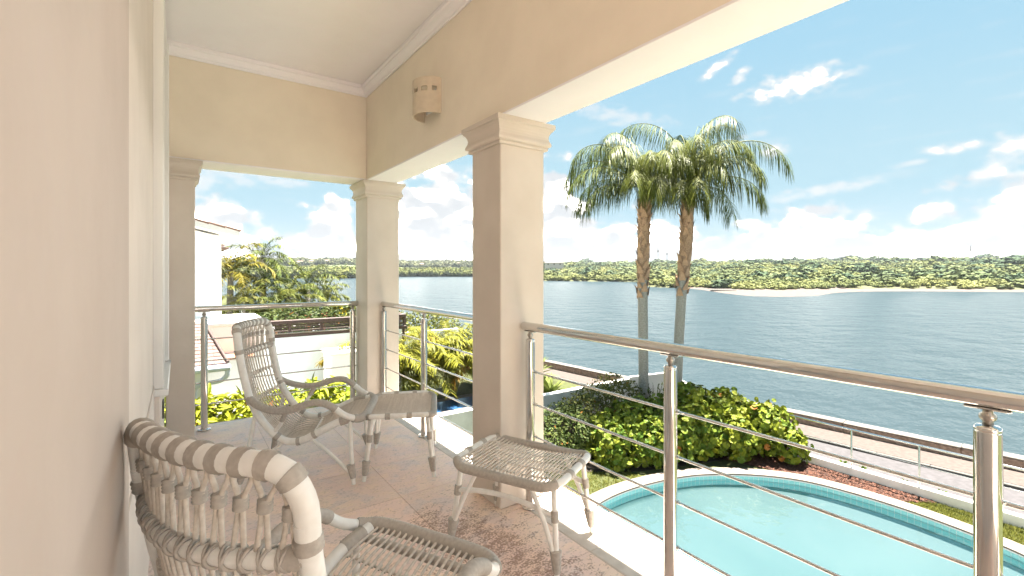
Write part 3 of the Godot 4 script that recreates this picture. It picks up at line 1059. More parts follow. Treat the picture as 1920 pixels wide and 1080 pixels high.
	wind_cord(inner, PackedVector3Array([P(-0.245, 0.345, 0.405), P(0.0, 0.35, 0.40), P(0.245, 0.345, 0.405)]), 0.014, 0.0145, 10)
	mbpart(c, "seat_bar", inner, M.cord)
	# arm supports
	for sg in [-1.0, 1.0]:
		var mb := MB.new()
		mb.tube(spline([P(0.272 * sg, -0.155, 0.355), P(0.30 * sg, -0.105, 0.41), P(0.336 * sg, -0.055, 0.505)], 10), 0.0125, 10)
		var sup := mbpart(c, "arm_support", mb, M.cane_white)
		mb = MB.new()
		wind_cord(mb, spline([P(0.312 * sg, -0.09, 0.44), P(0.337 * sg, -0.055, 0.507)], 4), 0.015, 0.009, 10)
		mbpart(sup, "cord_binding", mb, M.cord)
	# legs: at every corner a straight pole and a bent brace that meet in a wrapped foot
	for sg in [-1.0, 1.0]:
		leg(c, [P(0.268 * sg, 0.325, 0.415), P(0.285 * sg, 0.335, 0.22), P(0.305 * sg, 0.355, 0.0)], [P(0.270 * sg, 0.075, 0.315), P(0.272 * sg, 0.105, 0.285), P(0.283 * sg, 0.19, 0.213), P(0.300 * sg, 0.325, 0.085)], 0.014)
		leg(c, [P(0.268 * sg, -0.262, 0.50), P(0.285 * sg, -0.305, 0.25), P(0.305 * sg, -0.36, 0.0)], [P(0.270 * sg, -0.085, 0.305), P(0.272 * sg, -0.11, 0.275), P(0.283 * sg, -0.20, 0.205), P(0.300 * sg, -0.335, 0.085)], 0.014)
	var cr := MB.new()
	cr.tube(spline([P(-0.272, 0.03, 0.285), P(0.0, 0.03, 0.255), P(0.272, 0.03, 0.285)], 16), 0.013, 10)
	mbpart(c, "stretcher", cr, M.cane_white)
	return c

func leg(c: Node3D, main: Array, brace: Array, r: float) -> void:
	var a: Vector3 = main[main.size() - 1]
	var pts := spline(main, 24)
	var mb := MB.new()
	mb.tube(pts, r, 10)
	var lg := mbpart(c, "leg", mb, M.cane_white)
	mb = MB.new()
	mb.tube(spline(brace, 20), r * 0.86, 10)
	mbpart(lg, "brace", mb, M.cane_white)
	# cone of cord round both poles above the foot
	var n := 61
	var q := sub(pts, 0.70, 0.905, n)
	var bl: Vector3 = brace[brace.size() - 1]
	var rad := PackedFloat32Array()
	for i in n:
		var k := float(i) / (n - 1)
		q[i] = q[i].lerp(q[i] + (bl - pts[int(pts.size() * 0.8)]) * 0.45, 1.0 - k)
		rad.push_back(lerpf(0.0275, 0.0165, k) + 0.002 * absf(sin(PI * i / 4.0)))
	mb = MB.new()
	mb.tube(q, rad, 10)
	mbpart(lg, "cord_binding", mb, M.cord)
	mb = MB.new()
	mb.lathe([Vector2(0, 0.0), Vector2(0.009, 0.0005), Vector2(0.010, 0.006), Vector2(0.0, 0.008)], 8, Transform3D(Basis(), a + Vector3(0, 0.0008, 0)))
	mbpart(lg, "foot", mb, M.brass)

func make_stool(label: String) -> Node3D:
	var c := thing("rattan_footstool", label, "footstool", Vector3.ZERO, 0.0, "rattan footstools on the balcony")
	var hx := 0.298
	var hf := 0.228
	var rc := 0.085
	var y := func(x: float, f: float) -> float: return 0.405 + 0.022 * pow(absf(x) / hx, 2) - 0.018 * pow(absf(f) / hf, 2) * (1.0 - pow(absf(x) / hx, 2)) 
	var line := PackedVector3Array()
	for k in 4:
		var cx: float = (hx - rc) * [1, -1, -1, 1][k]
		var cf: float = (hf - rc) * [1, 1, -1, -1][k]
		for i in 9:
			var a := PI / 2 * (k + i / 8.0)
			var x := cx + rc * cos(a)
			var f := cf + rc * sin(a)
			line.push_back(P(x, f, y.call(x, f)))
	line.push_back(line[0])
	var smooth := sub(line, 0, 1, 121)
	# the two long edges are wound with cord, the short ends show white pole between bindings
	var L := length_of(line)
	var arcs := []      # walk round: share where each straight begins
	var long_a := MB.new()
	var frame := MB.new()
	frame.tube(smooth, 0.0175, 12, false)
	var fr := mbpart(c, "seat_frame", frame, M.cane_white)
	var qc := rc * PI / 2
	var lx := 2 * (hx - rc)
	var lf := 2 * (hf - rc)
	# order: corner(+x,+f) , long edge (f+), corner, short edge (-x), corner, long (f-), corner, short (+x)
	var w := MB.new()
	wind_cord(w, sub(line, (qc * 0.35) / L, (qc * 1.65 + lx) / L, 80), 0.0205, 0.0085, 12)
	mbpart(c, "wound_edge", w, M.cord)
	w = MB.new()
	var o2 := 2 * qc + lx + lf
	wind_cord(w, sub(line, (o2 + qc * 0.35) / L, (o2 + qc * 1.65 + lx) / L, 80), 0.0205, 0.0085, 12)
	mbpart(c, "wound_edge", w, M.cord)
	for o in [2 * qc + lx, 4 * qc + 2 * lx + lf]:
		for k in 2:
			var mid: float = o + lf * (0.25 + 0.5 * k)
			w = MB.new()
			wind_cord(w, sub(line, (mid - 0.017) / L, (mid + 0.017) / L, 8), 0.0205, 0.0085, 12)
			mbpart(fr, "cord_binding", w, M.cord)
	# canes front to back
	var count := 27
	for k in count:
		var x := -hx + 0.022 + (2 * hx - 0.044) * k / (count - 1)
		var reach := hf
		if absf(x) > hx - rc: reach = hf - rc + sqrt(maxf(rc * rc - pow(absf(x) - (hx - rc), 2), 0))
		var pts := PackedVector3Array()
		for i in 9:
			var f := reach * (-1.0 + i / 4.0)
			pts.push_back(P(x, f, y.call(x, f) + 0.009 - 0.006 * (1.0 - pow(f / reach, 2))))
		var mb := MB.new()
		mb.tube(pts, 0.0046, 6)
		mbpart(c, "cane", mb, M.cane)
	# cross bands with a cord loop over every cane
	for f in [-0.125, -0.042, 0.042, 0.125]:
		var pts := PackedVector3Array()
		for i in 17:
			var x := (hx - 0.01) * (-1.0 + i / 8.0)
			pts.push_back(P(x, f, y.call(x, f) - 0.006))
		var mb := MB.new()
		mb.tube(pts, 0.0045, 7)
		for k in count:
			var x := -hx + 0.022 + (2 * hx - 0.044) * k / (count - 1)
			var p := P(x, f, y.call(x, f) + 0.004)
			mb.tube(PackedVector3Array([p - Vector3(0, 0, 0.005), p + Vector3(0, 0, 0.005)]), 0.0052, 6)
		mbpart(c, "cross_band", mb, M.cane)
	for sg in [-1.0, 1.0]:
		for sf in [-1.0, 1.0]:
			leg(c, [P(0.262 * sg, 0.185 * sf, 0.405), P(0.280 * sg, 0.205 * sf, 0.2), P(0.300 * sg, 0.232 * sf, 0.0)], [P(0.150 * sg, 0.205 * sf, 0.395), P(0.170 * sg, 0.21 * sf, 0.36), P(0.225 * sg, 0.215 * sf, 0.25), P(0.290 * sg, 0.226 * sf, 0.09)], 0.0135)
			var mb := MB.new()
			wind_cord(mb, PackedVector3Array([P(0.2715 * sg, 0.196 * sf, 0.30), P(0.276 * sg, 0.2005 * sf, 0.25)]), 0.0165, 0.009, 10)
			mbpart(c, "cord_binding", mb, M.cord)
	for sf in [-1.0, 1.0]:
		var mb := MB.new()
		mb.tube(spline([P(-0.274, 0.198 * sf, 0.275), P(-0.15, 0.203 * sf, 0.30), P(0.0, 0.205 * sf, 0.312), P(0.15, 0.203 * sf, 0.30), P(0.274, 0.198 * sf, 0.275)], 24), 0.0125, 10)
		mbpart(c, "stretcher", mb, M.cane_white)
	return c

func furniture() -> void:
	var a := make_chair("rattan lounge chair at the far end, its seat towards a footstool by the corner column")
	a.position = Vector3(0.77, 0.0, -3.56)
	a.rotation.y = heading(0.889, 0.458)
	var b: Node3D = a.duplicate()
	b.name = numbered("rattan_lounge_chair")
	add_child(b)
	tag(b, "rattan lounge chair in the foreground with its curved back against the beige house wall")
	b.position = Vector3(0.386, 0.0, -1.373)
	b.rotation.y = heading(0.881, -0.474)
	var s := make_stool("rattan footstool in front of the thick column, one foot on the sunlit edge strip")
	s.position = Vector3(1.476, 0.0, -1.975)
	s.rotation.y = heading(0.905, -0.424)
	var s2: Node3D = s.duplicate()
	s2.name = numbered("rattan_footstool")
	add_child(s2)
	tag(s2, "rattan footstool pushed against the seat of the far lounge chair")
	s2.position = Vector3(1.355, 0.0, -3.295)
	s2.rotation.y = heading(0.895, 0.445)

# ---------------------------------------------------------------- seaside: lawn, low wall, road, promenade, seawall
func strip_along(mb: MB, xa: float, xb: float, y0: float, y1: float, z0: float, z1: float, bev := 0.0) -> void:
	# a band that follows the shore road, from offset xa to xb
	var o := Vector3(seaward(0, 0), 0, 0)
	var dir := Vector3(0.087, 0, 1).normalized()
	var b := Basis(Vector3(dir.z, 0, -dir.x), Vector3.UP, dir)
	mb.box(Vector3(xa, y0, z0), Vector3(xb, y1, z1), bev, Transform3D(b, o))

func seaside() -> void:
	var pl := offset_pool(pool_line(), 0.33)
	var lawn := MB.new()
	for r in [[1.6, 8.0], [8.0, 12.06]]:
		var rect := PackedVector2Array([Vector2(r[0], -10.3), Vector2(r[1], -10.3), Vector2(r[1], 9), Vector2(r[0], 9)])
		for p in Geometry2D.clip_polygons(rect, pl): lawn.prism(p, G - 0.3, G, true, false, true)
	struct("lawn", lawn, M.grass_ground, "garden lawn round the pool")
	var land := MB.new()
	land.prism(PackedVector2Array([Vector2(-400, -300), Vector2(seaward(15.4, -300), -300), Vector2(seaward(15.4, -10.35), -10.35), Vector2(-400, -10.35)]), S - 0.5, G - 0.02)
	land.prism(PackedVector2Array([Vector2(-400, -10.35), Vector2(1.55, -10.35), Vector2(1.55, 60), Vector2(-400, 60)]), S - 0.5, G - 0.02)
	land.prism(PackedVector2Array([Vector2(1.55, 9.0), Vector2(12.06, 9.0), Vector2(12.06, 60), Vector2(1.55, 60)]), S - 0.5, G - 0.02)
	land.prism(PackedVector2Array([Vector2(12.06, -10.35), Vector2(seaward(15.4, -10.35), -10.35), Vector2(seaward(15.4, 60), 60), Vector2(12.06, 60)]), S - 0.5, G - 0.10)
	struct("land", land, M.grass_ground, "level ground of the neighbouring plots")
	var road := MB.new()
	strip_along(road, 11.9, 14.18, G - 0.3, G - 0.03, -60, 60)
	struct("road", road, M.asphalt, "narrow grey shore road beyond the low garden wall")
	var kerb := MB.new()
	for k in 60:
		strip_along(kerb, 14.185, 14.30, G - 0.3, G + 0.03, -40 + k * 1.0, -39.006 + k * 1.0, 0.008)
	struct("kerb", kerb, M.kerb, "stone kerb between road and promenade")
	var prom := MB.new()
	strip_along(prom, 14.345, 15.36, G - 0.3, G + 0.02, -60, 60)
	struct("promenade", prom, M.promenade, "pinkish paved promenade along the seawall")
	var sw := thing("seawall", "long low brown masonry seawall between promenade and bay", "seawall")
	for k in 40:
		var z0 := -52.0 + k * 2.4
		var h := rng.randf_range(-0.008, 0.008)
		var w := MB.new()
		strip_along(w, 15.365, 15.70, S - 0.6, -2.838 + h, z0 + 0.006, z0 + 2.394, 0.02)
		mbpart(sw, "wall_block", w, M.seawall)
		w = MB.new()
		strip_along(w, 15.357, 15.71, -2.835 + h, -2.805 + h, z0 + 0.004, z0 + 2.396, 0.015)
		mbpart(sw, "cap_stone", w, M.seawall_cap)

	# low pink wall at the edge of the garden and its steel railing
	var lw := thing("low_garden_wall", "low pale garden wall beside the road, behind the red mulch bed", "wall")
	var m := MB.new()
	m.box(Vector3(12.07, G - 0.3, -7.3), Vector3(12.21, -2.90, 8.0), 0.012)
	mbpart(lw, "wall_face", m, M.garden_wall)
	var rl := thing("garden_railing", "thin steel garden railing with slim posts on the low wall by the road", "railing", Vector3(12.13, -2.898, 0))
	for k in 11:
		var z := -6.42 + 1.163 * k
		mbpart(rl, "post", bar(Vector3(0, 0, z), Vector3(0, 0.80, z), 0.02, 8), M.steel)
	mbpart(rl, "top_rail", bar(Vector3(0, 0.815, -7.0), Vector3(0, 0.815, 6.0), 0.022, 8), M.steel)
	mbpart(rl, "cable", bar(Vector3(0, 0.42, -7.0), Vector3(0, 0.42, 6.0), 0.006, 6), M.steel)

	# white boundary wall on the left of the garden, stepping up towards the sea
	var gw := thing("boundary_wall", "white rendered boundary wall behind the palms, higher at its seaward end", "wall")
	m = MB.new()
	m.box(Vector3(1.7, G - 0.3, -10.5), Vector3(12.2, -2.10, -10.31), 0.015)
	mbpart(gw, "wall_face", m, M.garden_wall)
	m = MB.new()
	slanted_wall(m, Vector3(12.15, 0, -10.42), Vector3(12.82, 0, -9.02), -2.07, -1.72, 0.18)
	mbpart(gw, "wall_end", m, M.garden_wall)
	m = MB.new()
	slanted_wall(m, Vector3(12.84, 0, -9.06), Vector3(12.22, 0, -7.25), -1.95, -2.26, 0.17)
	mbpart(gw, "wall_return", m, M.garden_wall)
	m = MB.new()
	m.box(Vector3(12.05, G - 0.3, -7.24), Vector3(12.2, -2.30, -6.4), 0.012)
	mbpart(gw, "wall_step", m, M.garden_wall)

	# red mulch bed and the soil under the shrubs
	var mu := MB.new()
	var bed := PackedVector2Array([Vector2(12.06, -6.3), Vector2(12.06, -2.6), Vector2(11.53, -3.05), Vector2(11.505, -3.6), Vector2(11.34, -4.5), Vector2(10.98, -5.15), Vector2(10.7, -6.3)])
	mu.prism(bed, G - 0.05, G + 0.018)
	struct("mulch_bed", mu, M.mulch, "bed of red bark mulch between pool and low wall")
	var so := MB.new()
	so.prism(PackedVector2Array([Vector2(7.2, -10.28), Vector2(12.1, -10.28), Vector2(12.02, -6.2), Vector2(10.85, -6.15), Vector2(9.6, -6.55), Vector2(8.4, -7.0), Vector2(7.5, -7.6)]), G - 0.06, G + 0.012)
	struct("soil", so, M.soil, "dark soil under the garden shrubs")
	var chip := MB.new()
	chip.use_col = true
	chip.box(Vector3(-0.5, 0, -0.5), Vector3(0.5, 0.5, 0.5), 0.0)
	var mm := mat(Color(1, 1, 1), 0.95)
	mm.vertex_color_use_as_albedo = true
	var xf := []
	var cs := []
	var tries := 0
	while xf.size() < 4200 and tries < 20000:
		tries += 1
		var p := Vector2(rng.randf_range(10.7, 12.05), rng.randf_range(-6.2, -2.5))
		if not Geometry2D.is_point_in_polygon(p, bed): continue
		var b := Basis.from_euler(Vector3(rng.randf_range(-0.5, 0.5), rng.randf() * TAU, rng.randf_range(-0.5, 0.5))).scaled_local(Vector3(rng.randf_range(0.02, 0.06), 0.014, rng.randf_range(0.01, 0.025)))
		xf.append(Transform3D(b, Vector3(p.x, G + 0.018, p.y)))
		cs.append(Color(0.085, 0.033, 0.018) * rng.randf_range(0.5, 1.35))
	tag(scatter(self, "mulch_chips", chip.mesh(), mm, xf, cs), "loose red bark chips on the mulch bed", "mulch")

	# grass blades where the lawn shows
	var tuft := MB.new()
	tuft.use_col = true
	var r3 := RandomNumberGenerator.new()
	r3.seed = 8
	for k in 9:
		var a := r3.randf() * TAU
		var d := Vector3(cos(a), 0, sin(a))
		var o := Vector3(r3.randf_range(-0.03, 0.03), 0, r3.randf_range(-0.03, 0.03))
		var sd := d.cross(Vector3.UP) * 0.0035
		var hh := r3.randf_range(0.02, 0.045)
		tuft.tint = Color(1, 1, 1) * r3.randf_range(0.75, 1.2)
		tuft.tri(o - sd, o + sd, o + Vector3.UP * hh + d * hh * r3.randf_range(0.2, 0.9))
	xf = []
	cs = []
	var inner := offset_pool(pool_line(), 0.34)
	var shade := PackedVector2Array([Vector2(7.2, -10.28), Vector2(12.1, -10.28), Vector2(12.02, -6.2), Vector2(10.85, -6.15), Vector2(9.6, -6.55), Vector2(8.4, -7.0), Vector2(7.5, -7.6)])
	for z in [[Rect2(10.6, -3.6, 1.42, 6.5), 14000], [Rect2(4.0, -10.2, 4.3, 4.2), 9000]]:
		for k in int(z[1]):
			var p := Vector2(rng.randf_range(z[0].position.x, z[0].end.x), rng.randf_range(z[0].position.y, z[0].end.y))
			if Geometry2D.is_point_in_polygon(p, inner) or Geometry2D.is_point_in_polygon(p, bed) or Geometry2D.is_point_in_polygon(p, shade): continue
			xf.append(Transform3D(Basis.from_euler(Vector3(0, rng.randf() * TAU, 0)).scaled(Vector3.ONE * rng.randf_range(0.8, 1.5)), Vector3(p.x, G - 0.002, p.y)))
			cs.append(Color(0.12, 0.145, 0.025).lerp(Color(0.22, 0.21, 0.05), rng.randf()))
	tag(scatter(self, "grass", tuft.mesh(), M.leaf, xf, cs), "short sunlit lawn grass around the pool edge", "grass")

	# young plants in the strip between low wall and road
	var lf := leaf_mesh(0.5, 0.32, 0.1)
	for k in 15:
		var z := -5.6 + k * 0.62 + rng.randf_range(-0.2, 0.2)
		var at := Vector3(12.36 + rng.randf_range(-0.05, 0.08), G - 0.02, z)
		var nth: String = ["first", "second", "third", "fourth", "fifth", "sixth", "seventh", "eighth", "ninth", "tenth", "eleventh", "twelfth", "thirteenth", "fourteenth", "fifteenth"][k]
		plant_tuft("verge_plant", "small green plant outside the low garden wall, %s along from the big shrub" % nth, "plant", at, lf, 46, 0.16 + rng.randf() * 0.06, "young plants outside the garden wall")

func slanted_wall(mb: MB, a: Vector3, b: Vector3, ya: float, yb: float, th: float) -> void:
	var t := (b - a).normalized()
	var s := t.cross(Vector3.UP) * (th * 0.5)
	var lo := G - 0.3
	var p := [a - s, a + s, b + s, b - s]
	var up := [ya, ya, yb, yb]
	var c := (a + b) * 0.5 + Vector3(0, (lo + ya) * 0.5, 0)
	for i in 4:
		var j := (i + 1) % 4
		var q0: Vector3 = Vector3(p[i].x, lo, p[i].z)
		var q1: Vector3 = Vector3(p[j].x, lo, p[j].z)
		mb._out(q0, q1, Vector3(p[j].x, up[j], p[j].z), Vector3(p[i].x, up[i], p[i].z), (q0 + q1) * 0.5 - Vector3(c.x, lo, c.z))
	mb._out(Vector3(p[0].x, ya, p[0].z), Vector3(p[1].x, ya, p[1].z), Vector3(p[2].x, yb, p[2].z), Vector3(p[3].x, yb, p[3].z), Vector3.UP)

func leaf_mesh(w: float, l: float, cup: float) -> ArrayMesh:      # a pointed oval leaf of length l, its base at the origin, lying along -z
	var mb := MB.new()
	mb.use_col = true
	var n := 4
	for i in n:
		var t0 := float(i) / n
		var t1 := float(i + 1) / n
		var w0 := w * l * 0.5 * sin(PI * pow(t0, 0.75))
		var w1 := w * l * 0.5 * sin(PI * pow(t1, 0.75))
		var y0 := -cup * l * t0 * t0
		var y1 := -cup * l * t1 * t1
		for s in [-1.0, 1.0]:
			var m0 := Vector3(0, y0, -l * t0)
			var m1 := Vector3(0, y1, -l * t1)
			var e0 := Vector3(s * w0, y0 + w0 * 0.35, -l * t0)
			var e1 := Vector3(s * w1, y1 + w1 * 0.35, -l * t1)
			mb._out(m0, e0, e1, m1, Vector3.UP)
	return mb.mesh()

func round_leaf() -> ArrayMesh:      # sea grape: a round, slightly cupped disc with a notch at the stalk, radius 1
	var mb := MB.new()
	mb.use_col = true
	var n := 11
	var c := Vector3(0, -0.06, -0.95)
	var ring := []
	for i in n:
		var a := PI * 0.5 + 0.16 + (TAU - 0.32) * i / (n - 1)
		var r := 1.0 + 0.04 * sin(a * 5.0)
		ring.append(Vector3(cos(a) * r, 0.12 * sin(a * 3.0) + 0.05, -0.95 + sin(a) * r * 0.93))
	for i in n - 1: 
		var u: Vector3 = (ring[i] - c).cross(ring[i + 1] - c)
		if u.y > 0: mb.tri(c, ring[i], ring[i + 1])
		else: mb.tri(c, ring[i + 1], ring[i])
	return mb.mesh()

func face_dir(dir: Vector3, roll: float) -> Basis:      # -z along dir
	var up := Vector3.UP if absf(dir.y) < 0.95 else Vector3.RIGHT
	return Basis.looking_at(dir, up) * Basis(Vector3(0, 0, 1), roll)

func plant_tuft(called: String, label: String, cat: String, at: Vector3, lf: ArrayMesh, n: int, r: float, group := "") -> Node3D:
	var t := thing(called, label, cat, at, 0.0, group)
	var xf := []
	var cs := []
	for k in n:
		var a := rng.randf() * TAU
		var e := rng.randf_range(0.1, 1.4)
		var d := Vector3(cos(a) * cos(e), sin(e), sin(a) * cos(e))
		var o := d * r * rng.randf_range(0.1, 0.7)
		xf.append(Transform3D(face_dir((d + Vector3(0, -0.2, 0)).normalized(), rng.randf_range(-0.6, 0.6)).scaled(Vector3.ONE * r * rng.randf_range(1.2, 2.2)), o))
		cs.append(Color(0.085, 0.13, 0.028).lerp(Color(0.17, 0.19, 0.05), rng.randf()))
	scatter(t, "leaves", lf, M.leaf, xf, cs)
	var st := MB.new()
	st.tube(PackedVector3Array([Vector3(0, -0.02, 0), Vector3(0, r * 0.6, 0)]), 0.012, 5)
	mbpart(t, "stem", st, M.twig)
	return t

# ---------------------------------------------------------------- the pool
func pool() -> void:
	var line := pool_line()
	var outer := offset_pool(line, 0.33)
	var p := thing("swimming_pool", "rounded turquoise swimming pool with pale stone coping in the garden below", "swimming pool")
	p.set_meta("kind", "structure")
	var n := line.size()
	# basin
	var b := MB.new()
	var tr := Geometry2D.triangulate_polygon(line)
	var mid0 := Vector2.ZERO
	for q in line: mid0 += q / n
	var rings := [[1.0, 0.213], [0.97, 0.27], [0.92, 0.35], [0.85, 0.44], [0.74, 0.54], [0.58, 0.63], [0.38, 0.69], [0.20, 0.715], [0.0, 0.72]]
	for k in rings.size():
		for i in n + 1:
			var q := mid0 + (line[i % n] - mid0) * float(rings[k][0])
			var slope := 0.0
			if k > 0 and k < rings.size() - 1: slope = (rings[k + 1][1] - rings[k - 1][1]) / ((rings[k - 1][0] - rings[k + 1][0]) * 4.0)
			elif k == 0: slope = 4.0
			var rad := (line[i % n] - mid0).normalized()
			b.vert(Vector3(q.x, G - rings[k][1], q.y), Vector3(-rad.x * slope, 1.0, -rad.y * slope).normalized(), q)
	for k in rings.size() - 1:
		for i in n:
			var a := k * (n + 1) + i
			var c := a + n + 1
			var up := (b.v[a + 1] - b.v[a]).cross(b.v[c + 1] - b.v[a])
			if up.y > 0:
				b.face(a, a + 1, c + 1); b.face(a, c + 1, c)
			else:
				b.face(a, c + 1, a + 1); b.face(a, c, c + 1)
	mbpart(p, "basin", b, M.plaster)
	# waterline tiles: two rows round the rim
	var tiles := MB.new()
	var long_line := PackedVector3Array()
	for q in line: long_line.push_back(Vector3(q.x, 0, q.y))
	long_line.push_back(long_line[0])
	var count := int(length_of(long_line) / 0.1)
	var fine := sub(long_line, 0, 1, count + 1)
	for i in count:
		var a := fine[i]; var c := fine[i + 1]
		var inw := Vector3(-(c.z - a.z), 0, c.x - a.x).normalized()
		var t := (c - a) * 0.03
		for k in 2:
			var y0 := G - 0.214 + k * 0.098
			var o := inw * rng.randf_range(0.003, 0.006)
			tiles._out(a + t + o + Vector3(0, y0 + 0.003, 0), c - t + o + Vector3(0, y0 + 0.003, 0), c - t + o + Vector3(0, y0 + 0.095, 0), a + t + o + Vector3(0, y0 + 0.095, 0), inw)
	var tb := mbpart(p, "waterline_tiles", tiles, M.tile_band)
	tb.set_meta("kind", "stuff")
	var backing := MB.new()
	for i in n:
		var j := (i + 1) % n
		var a := line[i]; var c := line[j]
		var inward := Vector3(-(c.y - a.y), 0, c.x - a.x)
		backing._out(Vector3(a.x, G - 0.213, a.y), Vector3(c.x, G - 0.213, c.y), Vector3(c.x, G - 0.002, c.y), Vector3(a.x, G - 0.002, a.y), inward)
	mbpart(p, "tile_backing", backing, M.garden_wall)
	# coping stones
	var per := 3
	for s in range(0, n, per):
		var poly := PackedVector2Array()
		for k in per + 1: poly.push_back(line[(s + k) % n])
		for k in range(per, -1, -1): poly.push_back(outer[(s + k) % n])
		var mid := Vector2.ZERO
		for q in poly: mid += q / poly.size()
		for k in poly.size(): poly[k] = mid + (poly[k] - mid) * 0.994
		var m := MB.new()
		m.prism(poly, G - 0.05, G + 0.03 + rng.randf_range(-0.001, 0.001))
		mbpart(p, "coping_stone", m, M.coping)
	var w := MB.new()
	for k in range(0, tr.size(), 3):
		var q := [line[tr[k]], line[tr[k + 1]], line[tr[k + 2]]]
		w.flat(Vector3(q[0].x, G - 0.10, q[0].y), Vector3(q[1].x, G - 0.10, q[1].y), Vector3(q[2].x, G - 0.10, q[2].y), Vector3.UP)
	var wm := mat(Color(0.04, 0.18, 0.20), 0.04)
	wm.transparency = BaseMaterial3D.TRANSPARENCY_ALPHA
	wm.albedo_color.a = 0.08
	wm.normal_enabled = true
	wm.normal_texture = noise_tex(0.012, 512, 3, 51, null, true, 5.0)
	wm.normal_scale = 0.3
	wm.uv1_triplanar = true
	wm.uv1_world_triplanar = true
	wm.uv1_scale = Vector3.ONE / 2.6
	mbpart(p, "water", w, wm)
	# skimmer jets stir the surface: nothing to build; a ladder is not in view

# ---------------------------------------------------------------- land across the bay
const SHORE := [[-30.0, 700.0], [0.0, 560.0], [10.0, 480.0], [15.3, 430.0], [17.0, 450.0], [21.7, 575.0], [30.6, 562.0], [36.0, 420.0], [39.4, 296.0], [45.0, 285.0], [50.4, 274.0], [51.2, 192.0], [53.2, 178.0], [56.6, 172.0], [60.0, 160.0], [62.0, 150.0], [64.5, 152.0], [67.0, 163.0], [73.6, 186.0], [78.5, 196.0], [83.0, 205.0], [95.0, 240.0], [115.0, 330.0], [140.0, 500.0]]

func shore_at(az: float) -> float:
	return table(SHORE, az) * (1.0 + 0.012 * sin(az * 1.9) + 0.008 * sin(az * 4.7 + 1.0))

func land_height(az: float, r: float) -> float:
	var d := maxf(r - shore_at(az), 0.0)
	var left := smoothstep(40.0, 33.0, az)
	var rise := lerpf(0.0215, 0.031, left)
	return S + 0.35 + 0.9 * smoothstep(0.0, 20.0, d) + rise * d * smoothstep(0.0, 260.0, d) + 1.2 * sin(az * 0.35 + r * 0.008) * smoothstep(60.0, 260.0, d)

